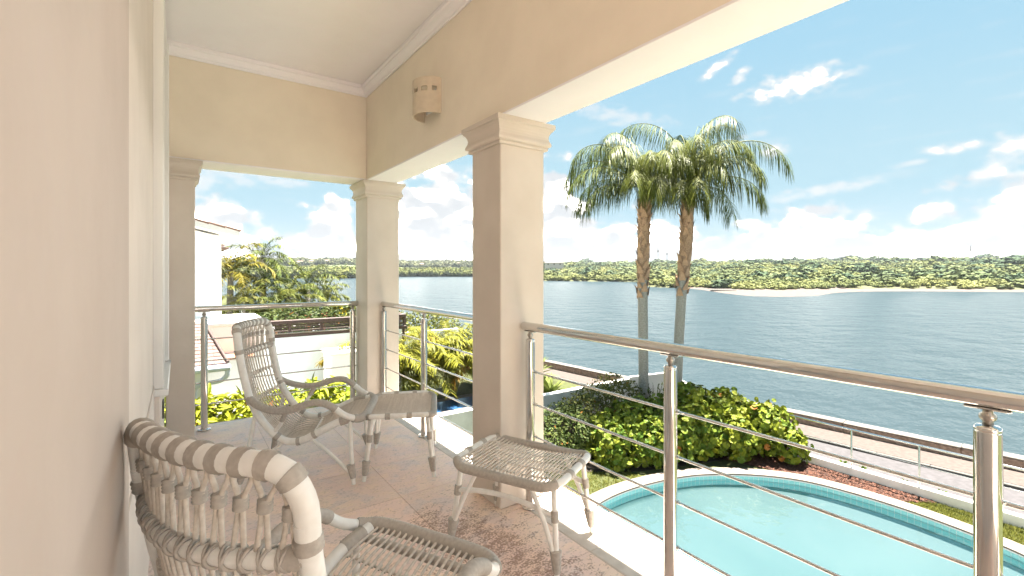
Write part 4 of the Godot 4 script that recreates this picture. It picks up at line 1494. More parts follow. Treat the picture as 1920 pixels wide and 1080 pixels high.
func far_shore() -> void:
	var land := MB.new()
	var A := 340
	var R := 44
	for i in A + 1:
		var az := -30.0 + 170.0 * i / A
		var r0 := shore_at(az)
		for j in R + 1:
			var t := float(j) / R
			var r := r0 * pow(2100.0 / r0, t * t * 0.6 + t * 0.4)
			var y := land_height(az, r) if j > 0 else S - 0.4
			land.vert(polar(az, r, y), Vector3.UP)
	for i in A:
		for j in R:
			var a := i * (R + 1) + j
			var b := a + R + 1
			land.face(a, b, b + 1); land.face(a, b + 1, a + 1)
	for i in A + 1:
		for j in R + 1:
			var a := i * (R + 1) + j
			var p := land.v[mini(i + 1, A) * (R + 1) + j] - land.v[maxi(i - 1, 0) * (R + 1) + j]
			var q := land.v[i * (R + 1) + mini(j + 1, R)] - land.v[i * (R + 1) + maxi(j - 1, 0)]
			var nn := p.cross(q).normalized()
			land.n[a] = nn if nn.y > 0 else -nn
	# keep the triangles facing up
	var t0 := (land.v[land.idx[2]] - land.v[land.idx[0]]).cross(land.v[land.idx[1]] - land.v[land.idx[0]])
	if t0.y < 0:
		for k in range(0, land.idx.size(), 3):
			var s := land.idx[k + 1]
			land.idx[k + 1] = land.idx[k + 2]
			land.idx[k + 2] = s
	struct("far_land", land, M.land, "low green land across the bay rising slowly to the horizon")

	# pale fairway on the far left shore
	var golf := MB.new()
	for i in 60:
		var az0 := 6.0 + 28.0 * i / 60
		var az1 := 6.0 + 28.0 * (i + 1) / 60
		for j in 6:
			var ra := 690.0 + 45.0 * j
			golf._out(polar(az0, ra, land_height(az0, ra) + 1.3), polar(az1, ra, land_height(az1, ra) + 1.3), polar(az1, ra + 45.0, land_height(az1, ra + 45.0) + 1.3), polar(az0, ra + 45.0, land_height(az0, ra + 45.0) + 1.3), Vector3.UP)
	struct("golf_fairway", golf, M.golf, "pale green fairway above the far mangroves")

	# sand spit in front of the scrub on the right
	var sand := MB.new()
	var front := [[55.5, 178.0], [57.5, 160.0], [59.0, 143.0], [60.0, 134.0], [61.8, 124.0], [63.0, 121.0], [65.0, 121.0], [67.0, 124.0], [68.5, 131.0], [70.0, 153.0], [72.0, 168.0], [74.8, 178.0], [78.5, 186.0], [83.0, 195.0], [90.0, 214.0], [100.0, 252.0]]
	for i in 90:
		var az0 := 55.5 + 44.0 * i / 90
		var az1 := 55.5 + 44.0 * (i + 1) / 90
		var prev: Array = []
		for a in [az0, az1]:
			var f := table(front, a) * (1.0 + 0.004 * sin(a * 7.0))
			var bk := shore_at(a) + 10.0
			var l := []
			for j in 7:
				var r := lerpf(f, bk, j / 6.0)
				l.append(polar(a, r, S - 0.08 + [0.0, 0.16, 0.26, 0.36, 0.46, 0.6, 0.9][j]))
			if prev:
				for j in 6: sand._out(prev[j], l[j], l[j + 1], prev[j + 1], Vector3.UP)
			prev = l
	struct("sand_spit", sand, M.sand, "pinkish sand spit at the water's edge across the bay")
	var mud := MB.new()
	for i in 14:
		var az0 := 58.4 + 2.6 * i / 14
		var az1 := 58.4 + 2.6 * (i + 1) / 14
		mud._out(polar(az0, 152.0, S + 0.42), polar(az1, 148.0, S + 0.42), polar(az1, 158.0, S + 0.50), polar(az0, 160.0, S + 0.50), Vector3.UP)
	struct("mud_flat", mud, M.mud, "dark wet mud behind the sand spit")

	# scrub and mangroves: leafy clumps, thousands of them
	var variants := []
	for k in 3: variants.append(leaf_clump(150, 100 + k))
	var lists := [[], [], []]
	var cols := [[], [], []]
	var r4 := RandomNumberGenerator.new()
	r4.seed = 77
	var patch := noise(0.02, 3, 90)
	var patch2 := noise(0.055, 2, 91)
	for k in 38000:
		var az := r4.randf_range(33.0, 108.0)
		var r0 := shore_at(az)
		var u := r4.randf()
		var r := (r0 + 4.0) * pow(1500.0 / r0, u)
		var p := polar(az, r, land_height(az, r))
		var g := patch.get_noise_2d(p.x, p.z)
		var g2 := patch2.get_noise_2d(p.x, p.z)
		var d := r - r0
		var size := (0.9 + 0.0036 * r) * r4.randf_range(0.55, 1.25) * (1.0 + 0.5 * g2)
		if d < 14.0 and az > 69.0 and r4.randf() < 0.75: continue
		if d < 26.0: size *= 0.85 if az > 57.0 else 1.15
		if g2 > 0.32 and r4.randf() < 0.15: size *= 1.7
		var c := Color(0.108, 0.125, 0.026).lerp(Color(0.175, 0.178, 0.042), clampf(0.5 + g * 0.9 + r4.randf_range(-0.15, 0.15), 0, 1))
		if g2 > 0.28: c = c.lerp(Color(0.04, 0.065, 0.016), clampf((g2 - 0.2) * 2.2, 0.0, 0.85))
		if d < 26.0 and az < 58.0: c = c.lerp(Color(0.13, 0.135, 0.022), 0.5)
		var s := Vector3(size * r4.randf_range(1.0, 1.5), size * r4.randf_range(0.7, 1.0), size * r4.randf_range(1.0, 1.5))
		var kind := k % 3
		lists[kind].append(Transform3D(Basis(Vector3.UP, r4.randf() * TAU).scaled_local(s), p + Vector3(0, size * 0.30, 0)))
		cols[kind].append(Color(c.r, c.g, c.b + 0.03) * r4.randf_range(1.35, 1.6))
	for kind in 3:
		tag(scatter(self, "mangrove_scrub", variants[kind], M.far_leaf, lists[kind], cols[kind]), "olive green mangrove scrub covering the land across the bay", "scrub")
	# left: tall mangroves at the water, wooded slope behind the fairway
	lists = [[], [], []]
	cols = [[], [], []]
	for k in 9000:
		var az := r4.randf_range(-6.0, 37.0)
		var r0 := shore_at(az)
		var band := r4.randf()
		var r: float
		var size: float
		if band < 0.5:
			r = r0 + pow(r4.randf(), 1.5) * 150.0
			size = r4.randf_range(3.6, 6.4)
		elif band < 0.60:
			r = r4.randf_range(690, 960)
			size = r4.randf_range(1.5, 3.6)
			if r4.randf() < 0.6: continue
		else:
			r = r4.randf_range(955, 1450)
			size = r4.randf_range(5.0, 10.0)
		var p := polar(az, r, land_height(az, r))
		var c := Color(0.085, 0.105, 0.025).lerp(Color(0.15, 0.155, 0.035), r4.randf())
		if band >= 0.6: c = Color(0.075, 0.085, 0.035).lerp(Color(0.13, 0.135, 0.055), r4.randf())
		var kind := k % 3
		lists[kind].append(Transform3D(Basis(Vector3.UP, r4.randf() * TAU).scaled_local(Vector3(size, size * r4.randf_range(0.75, 1.15), size)), p + Vector3(0, size * 0.55, 0)))
		cols[kind].append(Color(c.r, c.g, c.b + 0.02) * r4.randf_range(1.1, 1.55))
	for kind in 3:
		tag(scatter(self, "far_woods", variants[kind], M.far_leaf, lists[kind], cols[kind]), "dense mangroves and trees on the far left shore", "woods")
	# houses far off in the trees, and two thin masts
	var spots := [[13.2, 985.0, 16.0, 0], [13.9, 990.0, 14.0, 1], [11.2, 970.0, 12.0, 2], [12.4, 1000.0, 10.0, 0], [16.2, 1010.0, 12.0, 1], [23.2, 1010.0, 14.0, 0], [24.6, 1000.0, 9.0, 0], [27.0, 1020.0, 12.0, 1], [28.9, 1010.0, 10.0, 0]]
	var walls := [mat(Color(0.60, 0.57, 0.53), 0.8), mat(Color(0.55, 0.44, 0.33), 0.8), mat(Color(0.34, 0.33, 0.32), 0.8)]
	for k in spots.size():
		var s: Array = spots[k]
		var nth: String = ["fourth", "fifth", "second", "third", "first", "first", "second", "third", "fourth"][k]
		var where := "left of the corner column, %s towards the bay" % ["third", "fourth", "first", "second", "fifth"][k] if k < 5 else "between the two columns, %s from the left" % nth
		far_house(s[0], s[1], s[2], walls[s[3]], "small %s house in far trees %s" % [["pale", "tan", "grey"][s[3]], where], "houses far across the bay")
	far_house(40.6, 560.0, 22.0, walls[2], "grey roofed building on the shore just right of the thick column", "", 6.5)
	for s in [[52.75, 820.0, 34.0], [53.75, 830.0, 27.0], [79.8, 1100.0, 30.0]]:
		var at := polar(s[0], s[1], land_height(s[0], s[1]))
		var lab: String = {52.75: "thin grey mast on the skyline between the palms, the taller of two", 53.75: "thin grey mast on the skyline between the palms, the shorter of two", 79.8: "thin lone mast on the skyline at the far right"}[s[0]]
		var t := thing("mast", lab, "mast", at)
		var mb := MB.new()
		mb.tube(PackedVector3Array([Vector3.ZERO, Vector3(0, s[2], 0)]), 0.35, 6)
		mbpart(t, "pole", mb, M.kerb)
		mb = MB.new()
		mb.box(Vector3(-0.9, s[2] * 0.72, -0.9), Vector3(0.9, s[2] * 0.78, 0.9))
		mbpart(t, "aerial", mb, M.kerb)

func far_house(az: float, r: float, w: float, wall: Material, label: String, group := "", lift := 5.0) -> void:
	var t := thing("far_house", label, "house", polar(az, r, land_height(az, r) + lift), deg_to_rad(-az), group)
	var m := MB.new()
	m.box(Vector3(-w / 2, -8, -4), Vector3(w / 2, 3.6, 4), 0.05)
	mbpart(t, "wall", m, wall)
	m = MB.new()
	m._out(Vector3(-w / 2 - 0.8, 3.62, 4.8), Vector3(w / 2 + 0.8, 3.62, 4.8), Vector3(w / 2 - 2.5, 6.2, 0), Vector3(-w / 2 + 2.5, 6.2, 0), Vector3(0, 1, 1))
	m._out(Vector3(-w / 2 - 0.8, 3.62, -4.8), Vector3(w / 2 + 0.8, 3.62, -4.8), Vector3(w / 2 - 2.5, 6.2, 0), Vector3(-w / 2 + 2.5, 6.2, 0), Vector3(0, 1, -1))
	m.tri(Vector3(w / 2 + 0.8, 3.62, 4.8), Vector3(w / 2 + 0.8, 3.62, -4.8), Vector3(w / 2 - 2.5, 6.2, 0))
	m.tri(Vector3(-w / 2 - 0.8, 3.62, -4.8), Vector3(-w / 2 - 0.8, 3.62, 4.8), Vector3(-w / 2 + 2.5, 6.2, 0))
	mbpart(t, "roof", m, M.clay)
	for k in 3:
		m = MB.new()
		var x := -w * 0.32 + w * 0.32 * k
		m.box(Vector3(x - 0.8, 0.8, 3.9), Vector3(x + 0.8, 2.6, 4.05))
		mbpart(t, "window", m, M.dark)

func leaf_clump(n: int, sd: int) -> ArrayMesh:      # unit clump: leaf-sized faces through an uneven dome
	var mb := MB.new()
	mb.use_col = true
	var r5 := RandomNumberGenerator.new()
	r5.seed = sd
	var lobes := []
	for k in 6:
		var a := r5.randf() * TAU
		lobes.append([Vector3(cos(a) * 0.5, r5.randf_range(-0.1, 0.45), sin(a) * 0.5), r5.randf_range(0.35, 0.6)])
	for k in n:
		var l: Array = lobes[k % 6]
		var d := Vector3(r5.randfn(), r5.randfn() + 0.35, r5.randfn()).normalized()
		var p: Vector3 = l[0] + d * l[1] * r5.randf_range(0.75, 1.05)
		var b := face_dir((d + Vector3(r5.randfn(), r5.randfn(), r5.randfn()) * 0.45).normalized(), r5.randf() * TAU)
		var s := r5.randf_range(0.10, 0.2)
		mb.tint = Color(1, 1, 1) * r5.randf_range(0.85, 1.12)
		var x := b.x * s
		var y := b.y * s * 1.3
		mb._out(p - x, p - y, p + x, p + y, d)
	# an inner body so that the clump is not see-through
	mb.tint = Color(0.75, 0.75, 0.75)
	for l in lobes:
		var o: Vector3 = l[0]
		var q: float = l[1] * 0.78
		var ax := [Vector3(1, 0, 0), Vector3(0, 0, 1), Vector3(-1, 0, 0), Vector3(0, 0, -1)]
		for i in 4:
			var e: Vector3 = ax[i]
			var f: Vector3 = ax[(i + 1) % 4]
			for v in [Vector3.UP, Vector3.DOWN]:
				var a1: Vector3 = o + e * q; var a2: Vector3 = o + f * q; var a3: Vector3 = o + v * q
				if (a2 - a1).cross(a3 - a1).dot(e + f + v) > 0: mb.tri(a1, a2, a3)
				else: mb.tri(a1, a3, a2)
	return mb.mesh()

# ---------------------------------------------------------------- palms
# one frond: an arching stalk with two rows of leaflets
func frond(base: Vector3, az: float, e0: float, L: float, bend: float, leaf_len: float, hang: float, n: int, width: float, c0: Color, c1: Color, r: RandomNumberGenerator, bend_pow := 1.5, bare := 0.14, spread := 0.75) -> MB:
	var mb := MB.new()
	mb.use_col = true
	var h := Vector3(cos(az), 0, sin(az))
	var steps := 22
	var pts := PackedVector3Array([base])
	var dirs := []
	var sway := r.randf_range(-0.5, 0.5)
	var hh := h
	for i in steps:
		var t := float(i) / steps
		var e := e0 - bend * pow(t, bend_pow)
		hh = h.rotated(Vector3.UP, sway * t * t)
		var d := (hh * cos(e) + Vector3.UP * sin(e)).normalized()
		dirs.append(d)
		pts.push_back(pts[pts.size() - 1] + d * (L / steps))
	dirs.append(dirs[steps - 1])
	var rad := PackedFloat32Array()
	for i in steps + 1: rad.push_back(lerpf(0.022, 0.004, float(i) / steps) * (L / 2.8))
	mb.tint = c0.lerp(Color(0.28, 0.26, 0.10), 0.45)
	mb.tube(pts, rad, 5, false)
	for k in n:
		var t := bare + (1.0 - bare) * (k + r.randf()) / n
		var ft := t * steps
		var i := mini(int(ft), steps - 1)
		var p := pts[i].lerp(pts[i + 1], ft - i)
		var d: Vector3 = dirs[i]
		var sidev := d.cross(Vector3.UP)
		if sidev.length() < 0.2: sidev = hh.cross(Vector3.UP)
		sidev = sidev.normalized()
		var upv := sidev.cross(d).normalized()
		var ll := leaf_len * (0.45 + 0.55 * sin(PI * clampf(0.12 + t * 0.80, 0, 1))) * r.randf_range(0.8, 1.12)
		var tint := c0.lerp(c1, r.randf()) * r.randf_range(0.75, 1.1)
		for sg in [-1.0, 1.0]:
			var dir: Vector3 = (sidev * sg * spread + d * r.randf_range(0.35, 0.65) + upv * r.randf_range(-0.3, 0.6)).normalized()
			mb.tint = tint * r.randf_range(0.9, 1.1)
			mb.tint.a = 1.0
			var q := p
			var w := width * r.randf_range(0.8, 1.15)
			var prev_a := -1
			var prev_b := -1
			for s in 4:
				var ws: float = w * [0.55, 1.0, 0.8, 0.0][s]
				var wide := dir.cross(upv if s == 0 else Vector3.UP)
				if wide.length() < 0.15: wide = d
				wide = wide.normalized()
				var nn := wide.cross(dir).normalized()
				if s == 3:
					var tip := mb.vert(q, nn)
					mb.face(prev_a, prev_b, tip)
				else:
					var a := mb.vert(q - wide * ws * 0.5, nn)
					var b := mb.vert(q + wide * ws * 0.5, nn)
					if s > 0:
						mb.face(prev_a, prev_b, b); mb.face(prev_a, b, a)
					prev_a = a
					prev_b = b
				dir = (dir + Vector3.DOWN * hang * r.randf_range(0.6, 1.3)).normalized()
				q += dir * ll / 3.0
	return mb

func img_az(deg: float) -> float:      # compass for fronds: 0 = to the right seen from the house, 90 = away from it
	return deg_to_rad(-deg) + deg_to_rad(YAW)

func garden() -> void:
	# the two feathery palms
	var specs := [
		["tall feather palm nearer the column, its fronds reaching left", Vector3(11.3, G, -9.1), [Vector3(0, 0, 0), Vector3(-0.02, 2.0, 0.0), Vector3(-0.05, 4.2, 0.0), Vector3(-0.03, 5.6, 0.02), Vector3(-0.02, 7.05, 0.05)], 11],
		["right one of two tall feather palms, one frond arching far to the right", Vector3(11.93, G, -8.45), [Vector3(0, 0, 0), Vector3(0.12, 2.0, 0.0), Vector3(0.26, 4.2, 0.05), Vector3(0.38, 5.4, 0.1), Vector3(0.45, 7.15, 0.12)], 12]]
	for s in specs:
		var t := thing("feather_palm", s[0], "palm tree", s[1], 0.0, "pair of tall feather palms by the pool")
		var r := RandomNumberGenerator.new()
		r.seed = s[3]
		var pts := spline(s[2], 60)
		var low := MB.new()
		var rad := PackedFloat32Array()
		var q := sub(pts, 0.0, 0.61, 90)
		for i in 90:
			var k := i / 89.0
			rad.push_back(lerpf(0.185, 0.142, smoothstep(0.0, 0.35, k)) + (0.004 if i % 3 == 0 else 0.0) + 0.05 * smoothstep(0.05, 0.0, k))
		low.tube(q, rad, 16)
		mbpart(t, "trunk", low, M.bark)
		var up := MB.new()
		q = sub(pts, 0.605, 0.93, 50)
		rad = PackedFloat32Array()
		for i in 50: rad.push_back(0.142 + 0.035 * sin(PI * i / 49.0) + r.randf_range(0, 0.012))
		up.tube(q, rad, 12)
		mbpart(t, "upper_trunk", up, M.bark_top)
		# old leaf bases, each peeling away from the trunk
		for i in 66:
			var k := 0.915 - 0.40 * pow(i / 66.0, 1.35)
			var c := sub(pts, k, 1.0, 2)[0]
			var a := i * 2.4 + r.randf_range(-0.3, 0.3)
			var d := Vector3(cos(a), 0, sin(a))
			var tn := Vector3(-d.z, 0, d.x)
			var mb := MB.new()
			var hgt := r.randf_range(0.20, 0.34)
			var out := r.randf_range(0.015, 0.10)
			var w0 := r.randf_range(0.08, 0.12)
			var o := c + d * 0.15
			var p0 := [o - tn * w0, o + tn * w0, o + tn * w0 * 0.55 + Vector3.UP * hgt * 0.6 + d * (out * 0.5 + 0.015), o - tn * w0 * 0.55 + Vector3.UP * hgt * 0.6 + d * (out * 0.5 + 0.015)]
			var tip := o + Vector3.UP * hgt + d * (out * 1.6 + 0.02) + tn * r.randf_range(-0.03, 0.03)
			mb._out(p0[0], p0[1], p0[2], p0[3], d)
			mb.tri(p0[3], p0[2], tip)
			var inn := d * 0.02
			mb._out(p0[0] - inn, p0[1] - inn, p0[2] - inn, p0[3] - inn, -d)
			mb.tri(p0[2] - inn, p0[3] - inn, tip)
			mbpart(t, "leaf_base", mb, M.boot)
		# smooth green shaft under the crown
		var cs := MB.new()
		q = sub(pts, 0.915, 1.0, 14)
		rad = PackedFloat32Array()
		for i in 14: rad.push_back(lerpf(0.15, 0.075, i / 13.0))
		cs.tube(q, rad, 12)
		mbpart(t, "crown_shaft", cs, mat(Color(0.20, 0.20, 0.075), 0.6))
		var crown := pts[pts.size() - 1]
		var list := []
		# [direction seen from the house, start angle, length, bend]
		if s[3] == 11:
			list = [[182, 66, 2.75, 150], [196, 34, 2.5, 112], [150, 80, 2.6, 135], [168, 50, 2.7, 128], [226, 64, 2.3, 150], [262, 74, 2.0, 168], [280, 60, 1.9, 158], [318, 68, 2.0, 150], [350, 62, 2.0, 140], [40, 70, 2.4, 135], [85, 62, 2.5, 130], [118, 78, 2.5, 125], [205, 84, 2.5, 140], [240, 36, 1.9, 118], [188, 12, 1.9, 85], [270, 18, 1.7, 105], [330, 20, 1.8, 105], [165, 24, 2.1, 108], [60, 30, 2.0, 110]]
		else:
			list = [[2, 54, 3.5, 130], [354, 26, 2.3, 105], [18, 82, 2.8, 130], [50, 64, 2.6, 128], [88, 70, 2.6, 125], [130, 62, 2.6, 128], [165, 82, 2.8, 126], [196, 60, 2.3, 140], [236, 70, 2.2, 160], [268, 80, 2.2, 168], [292, 66, 2.1, 160], [326, 72, 2.3, 145], [336, 44, 2.2, 125], [300, 88, 2.6, 140], [212, 30, 2.0, 108], [90, 88, 2.7, 118], [262, 22, 1.8, 108], [20, 14, 1.9, 98], [238, 12, 1.7, 95], [120, 30, 2.0, 108], [282, 46, 2.0, 135]]
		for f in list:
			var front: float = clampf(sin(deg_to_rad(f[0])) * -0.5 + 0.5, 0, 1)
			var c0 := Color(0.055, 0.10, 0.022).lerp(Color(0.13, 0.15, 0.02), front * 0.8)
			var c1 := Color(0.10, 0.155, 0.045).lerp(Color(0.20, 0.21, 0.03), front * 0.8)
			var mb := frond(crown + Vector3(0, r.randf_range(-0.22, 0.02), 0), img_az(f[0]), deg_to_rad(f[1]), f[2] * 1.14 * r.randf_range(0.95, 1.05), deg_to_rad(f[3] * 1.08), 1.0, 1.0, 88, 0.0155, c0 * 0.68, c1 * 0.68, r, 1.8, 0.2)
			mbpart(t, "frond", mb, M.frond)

	# shrubs
	var sg := round_leaf()
	var fine := leaf_mesh(0.5, 1.0, 0.1)
	shrub("sea_grape_shrub", "large round leaved shrub on the right, spreading from the second palm to the mulch bed", "shrub", [[Vector3(10.6, -2.62, -7.0), 0.80], [Vector3(11.45, -2.52, -6.55), 0.72], [Vector3(11.75, -2.45, -5.75), 0.62], [Vector3(11.1, -2.30, -7.5), 0.72], [Vector3(11.0, -2.62, -6.15), 0.55], [Vector3(11.9, -2.35, -6.9), 0.62], [Vector3(11.75, -2.7, -5.25), 0.40]], sg, 0.074, 4800, 300, Color(0.085, 0.135, 0.016), Color(0.215, 0.235, 0.022), 201)
	shrub("sea_grape_shrub", "lower round leaved shrub in the middle, in front of the palm trunks beside the lawn", "shrub", [[Vector3(8.3, -2.72, -7.55), 0.55], [Vector3(9.05, -2.66, -7.25), 0.62], [Vector3(9.85, -2.62, -7.0), 0.66], [Vector3(9.4, -2.45, -7.9), 0.62], [Vector3(8.6, -2.62, -8.0), 0.55], [Vector3(10.2, -2.42, -7.75), 0.55]], sg, 0.07, 3600, 260, Color(0.07, 0.125, 0.016), Color(0.20, 0.225, 0.026), 202)
	shrub("garden_shrub", "small leaved dense shrub against the boundary wall left of the nearer palm", "shrub", [[Vector3(10.1, -2.25, -9.3), 0.72], [Vector3(9.4, -2.42, -9.2), 0.72], [Vector3(8.7, -2.52, -9.0), 0.70], [Vector3(10.75, -2.35, -9.3), 0.55]], fine, 0.085, 5200, 0, Color(0.06, 0.08, 0.02), Color(0.19, 0.185, 0.05), 203)
	shrub("garden_shrub", "dark green small leaved shrub low beside the column in the garden below", "shrub", [[Vector3(7.75, -2.6, -8.5), 0.66], [Vector3(7.3, -2.62, -8.9), 0.62], [Vector3(8.1, -2.55, -8.9), 0.66], [Vector3(7.0, -2.72, -8.3), 0.5]], fine, 0.085, 4200, 0, Color(0.04, 0.07, 0.018), Color(0.11, 0.13, 0.035), 204)
	# thin bare bush by the palm foot
	var bb := thing("bare_bush", "thin twiggy bush with few leaves beside the nearer palm's foot", "bush", Vector3(11.55, G, -9.0))
	var tw := MB.new()
	var r6 := RandomNumberGenerator.new()
	r6.seed = 31
	var xf := []
	var cs2 := []
	for k in 16:
		var a := r6.randf() * TAU
		var tip := Vector3(cos(a) * r6.randf_range(0.15, 0.6), r6.randf_range(0.6, 1.25), sin(a) * r6.randf_range(0.15, 0.5))
		tw.tube(spline([Vector3.ZERO, tip * 0.5 + Vector3(r6.randf_range(-0.08, 0.08), 0.05, 0), tip], 7), 0.008, 5)
		for m in 5: 
			xf.append(Transform3D(face_dir((tip + Vector3(r6.randfn(), r6.randfn(), r6.randfn()) * 0.6).normalized(), r6.randf()).scaled(Vector3.ONE * 0.11), tip * r6.randf_range(0.75, 1.0)))
			cs2.append(Color(0.10, 0.13, 0.04) * r6.randf_range(0.7, 1.3))
	mbpart(bb, "stems", tw, M.twig)
	scatter(bb, "leaves", fine, M.leaf, xf, cs2)

# leaves over and inside a group of round lobes, on dark stems; the biggest ones in view are parts of their own
func shrub(called: String, label: String, cat: String, lobes: Array, lf: ArrayMesh, size: float, n: int, singles: int, c0: Color, c1: Color, sd: int, group := "") -> Node3D:
	var r := RandomNumberGenerator.new()
	r.seed = sd
	var centre := Vector3.ZERO
	for l in lobes: centre += l[0] / lobes.size()
	var t := thing(called, label, cat, Vector3(centre.x, G, centre.z), 0.0, group)
	var o := t.position
	var total := 0.0
	for l in lobes: total += l[1] * l[1]
	var nz := noise(2.2, 2, sd)
	var all := []
	for l in lobes:
		var want := int(n * l[1] * l[1] / total)
		var made := 0
		var guard := 0
		while made < want and guard < want * 8:
			guard += 1
			var d := Vector3(r.randfn(), r.randfn(), r.randfn()).normalized()
			var deep := pow(r.randf(), 2.2) * 0.38
			var bump := 1.0 + 0.22 * nz.get_noise_3dv(l[0] + d)
			var p: Vector3 = l[0] + d * l[1] * (1.0 - deep) * bump
			if p.y < G + 0.08: continue
			var buried := false
			for m in lobes:
				if m != l and p.distance_to(m[0]) < m[1] * 0.72: buried = true
			if buried: continue
			made += 1
			var dir := (d * 0.9 + Vector3(r.randfn(), r.randfn() + 0.3, r.randfn()) * 0.55).normalized()
			# blades lie roughly square to the light: stalk dips outwards
			var tang := (Vector3(r.randfn(), r.randfn() * 0.5, r.randfn())).normalized()
			tang = (tang - dir * tang.dot(dir)).normalized()
			var b := Basis(dir.cross(tang) * -1.0, dir, -tang)
			b = Basis(tang.cross(dir), dir, tang * -1.0)
			if b.determinant() < 0: b = Basis(-b.x, b.y, b.z)
			var s := size * r.randf_range(0.7, 1.25)
			var c := c0.lerp(c1, clampf(r.randf() * 0.9 + 0.1 * d.y, 0, 1)) * r.randf_range(0.65, 1.15)
			if lf.get_faces().size() > 24 and r.randf() < 0.012: c = Color(0.32, 0.13, 0.03)
			all.append([p.distance_to(EYE) + deep * 3.0, Transform3D(b.scaled(Vector3.ONE * s), p - o), c])
	if singles > 0:
		all.sort_custom(func(a, b): return a[0] < b[0])
		var mats := []
		for k in 5:
			var m: StandardMaterial3D = M.leaf.duplicate()
			m.albedo_color = (c0.lerp(c1, k / 4.0) * 0.76).linear_to_srgb()
			mats.append(m)
		for k in mini(singles, all.size()):
			var li := part(t, "leaf", lf, mats[k % 5], all[k][1])
		all = all.slice(mini(singles, all.size()))
	var xf := []
	var cs := []
	for a in all:
		xf.append(a[1])
		cs.append(a[2])
	scatter(t, "leaves", lf, M.leaf, xf, cs)
	var st := MB.new()
	for l in lobes:
		for k in 7:
			var a := r.randf() * TAU
			var foot := Vector3(l[0].x - o.x + cos(a) * 0.12, -0.02, l[0].z - o.z + sin(a) * 0.12)
			var tip: Vector3 = l[0] - o + Vector3(r.randfn(), r.randfn() + 0.4, r.randfn()).normalized() * l[1] * 0.75
			st.tube(spline([foot, foot.lerp(tip, 0.5) + Vector3(r.randf_range(-0.08, 0.08), 0, r.randf_range(-0.08, 0.08)), tip], 6), 0.013, 5, false)
	mbpart(t, "stems", st, M.twig)
	return t

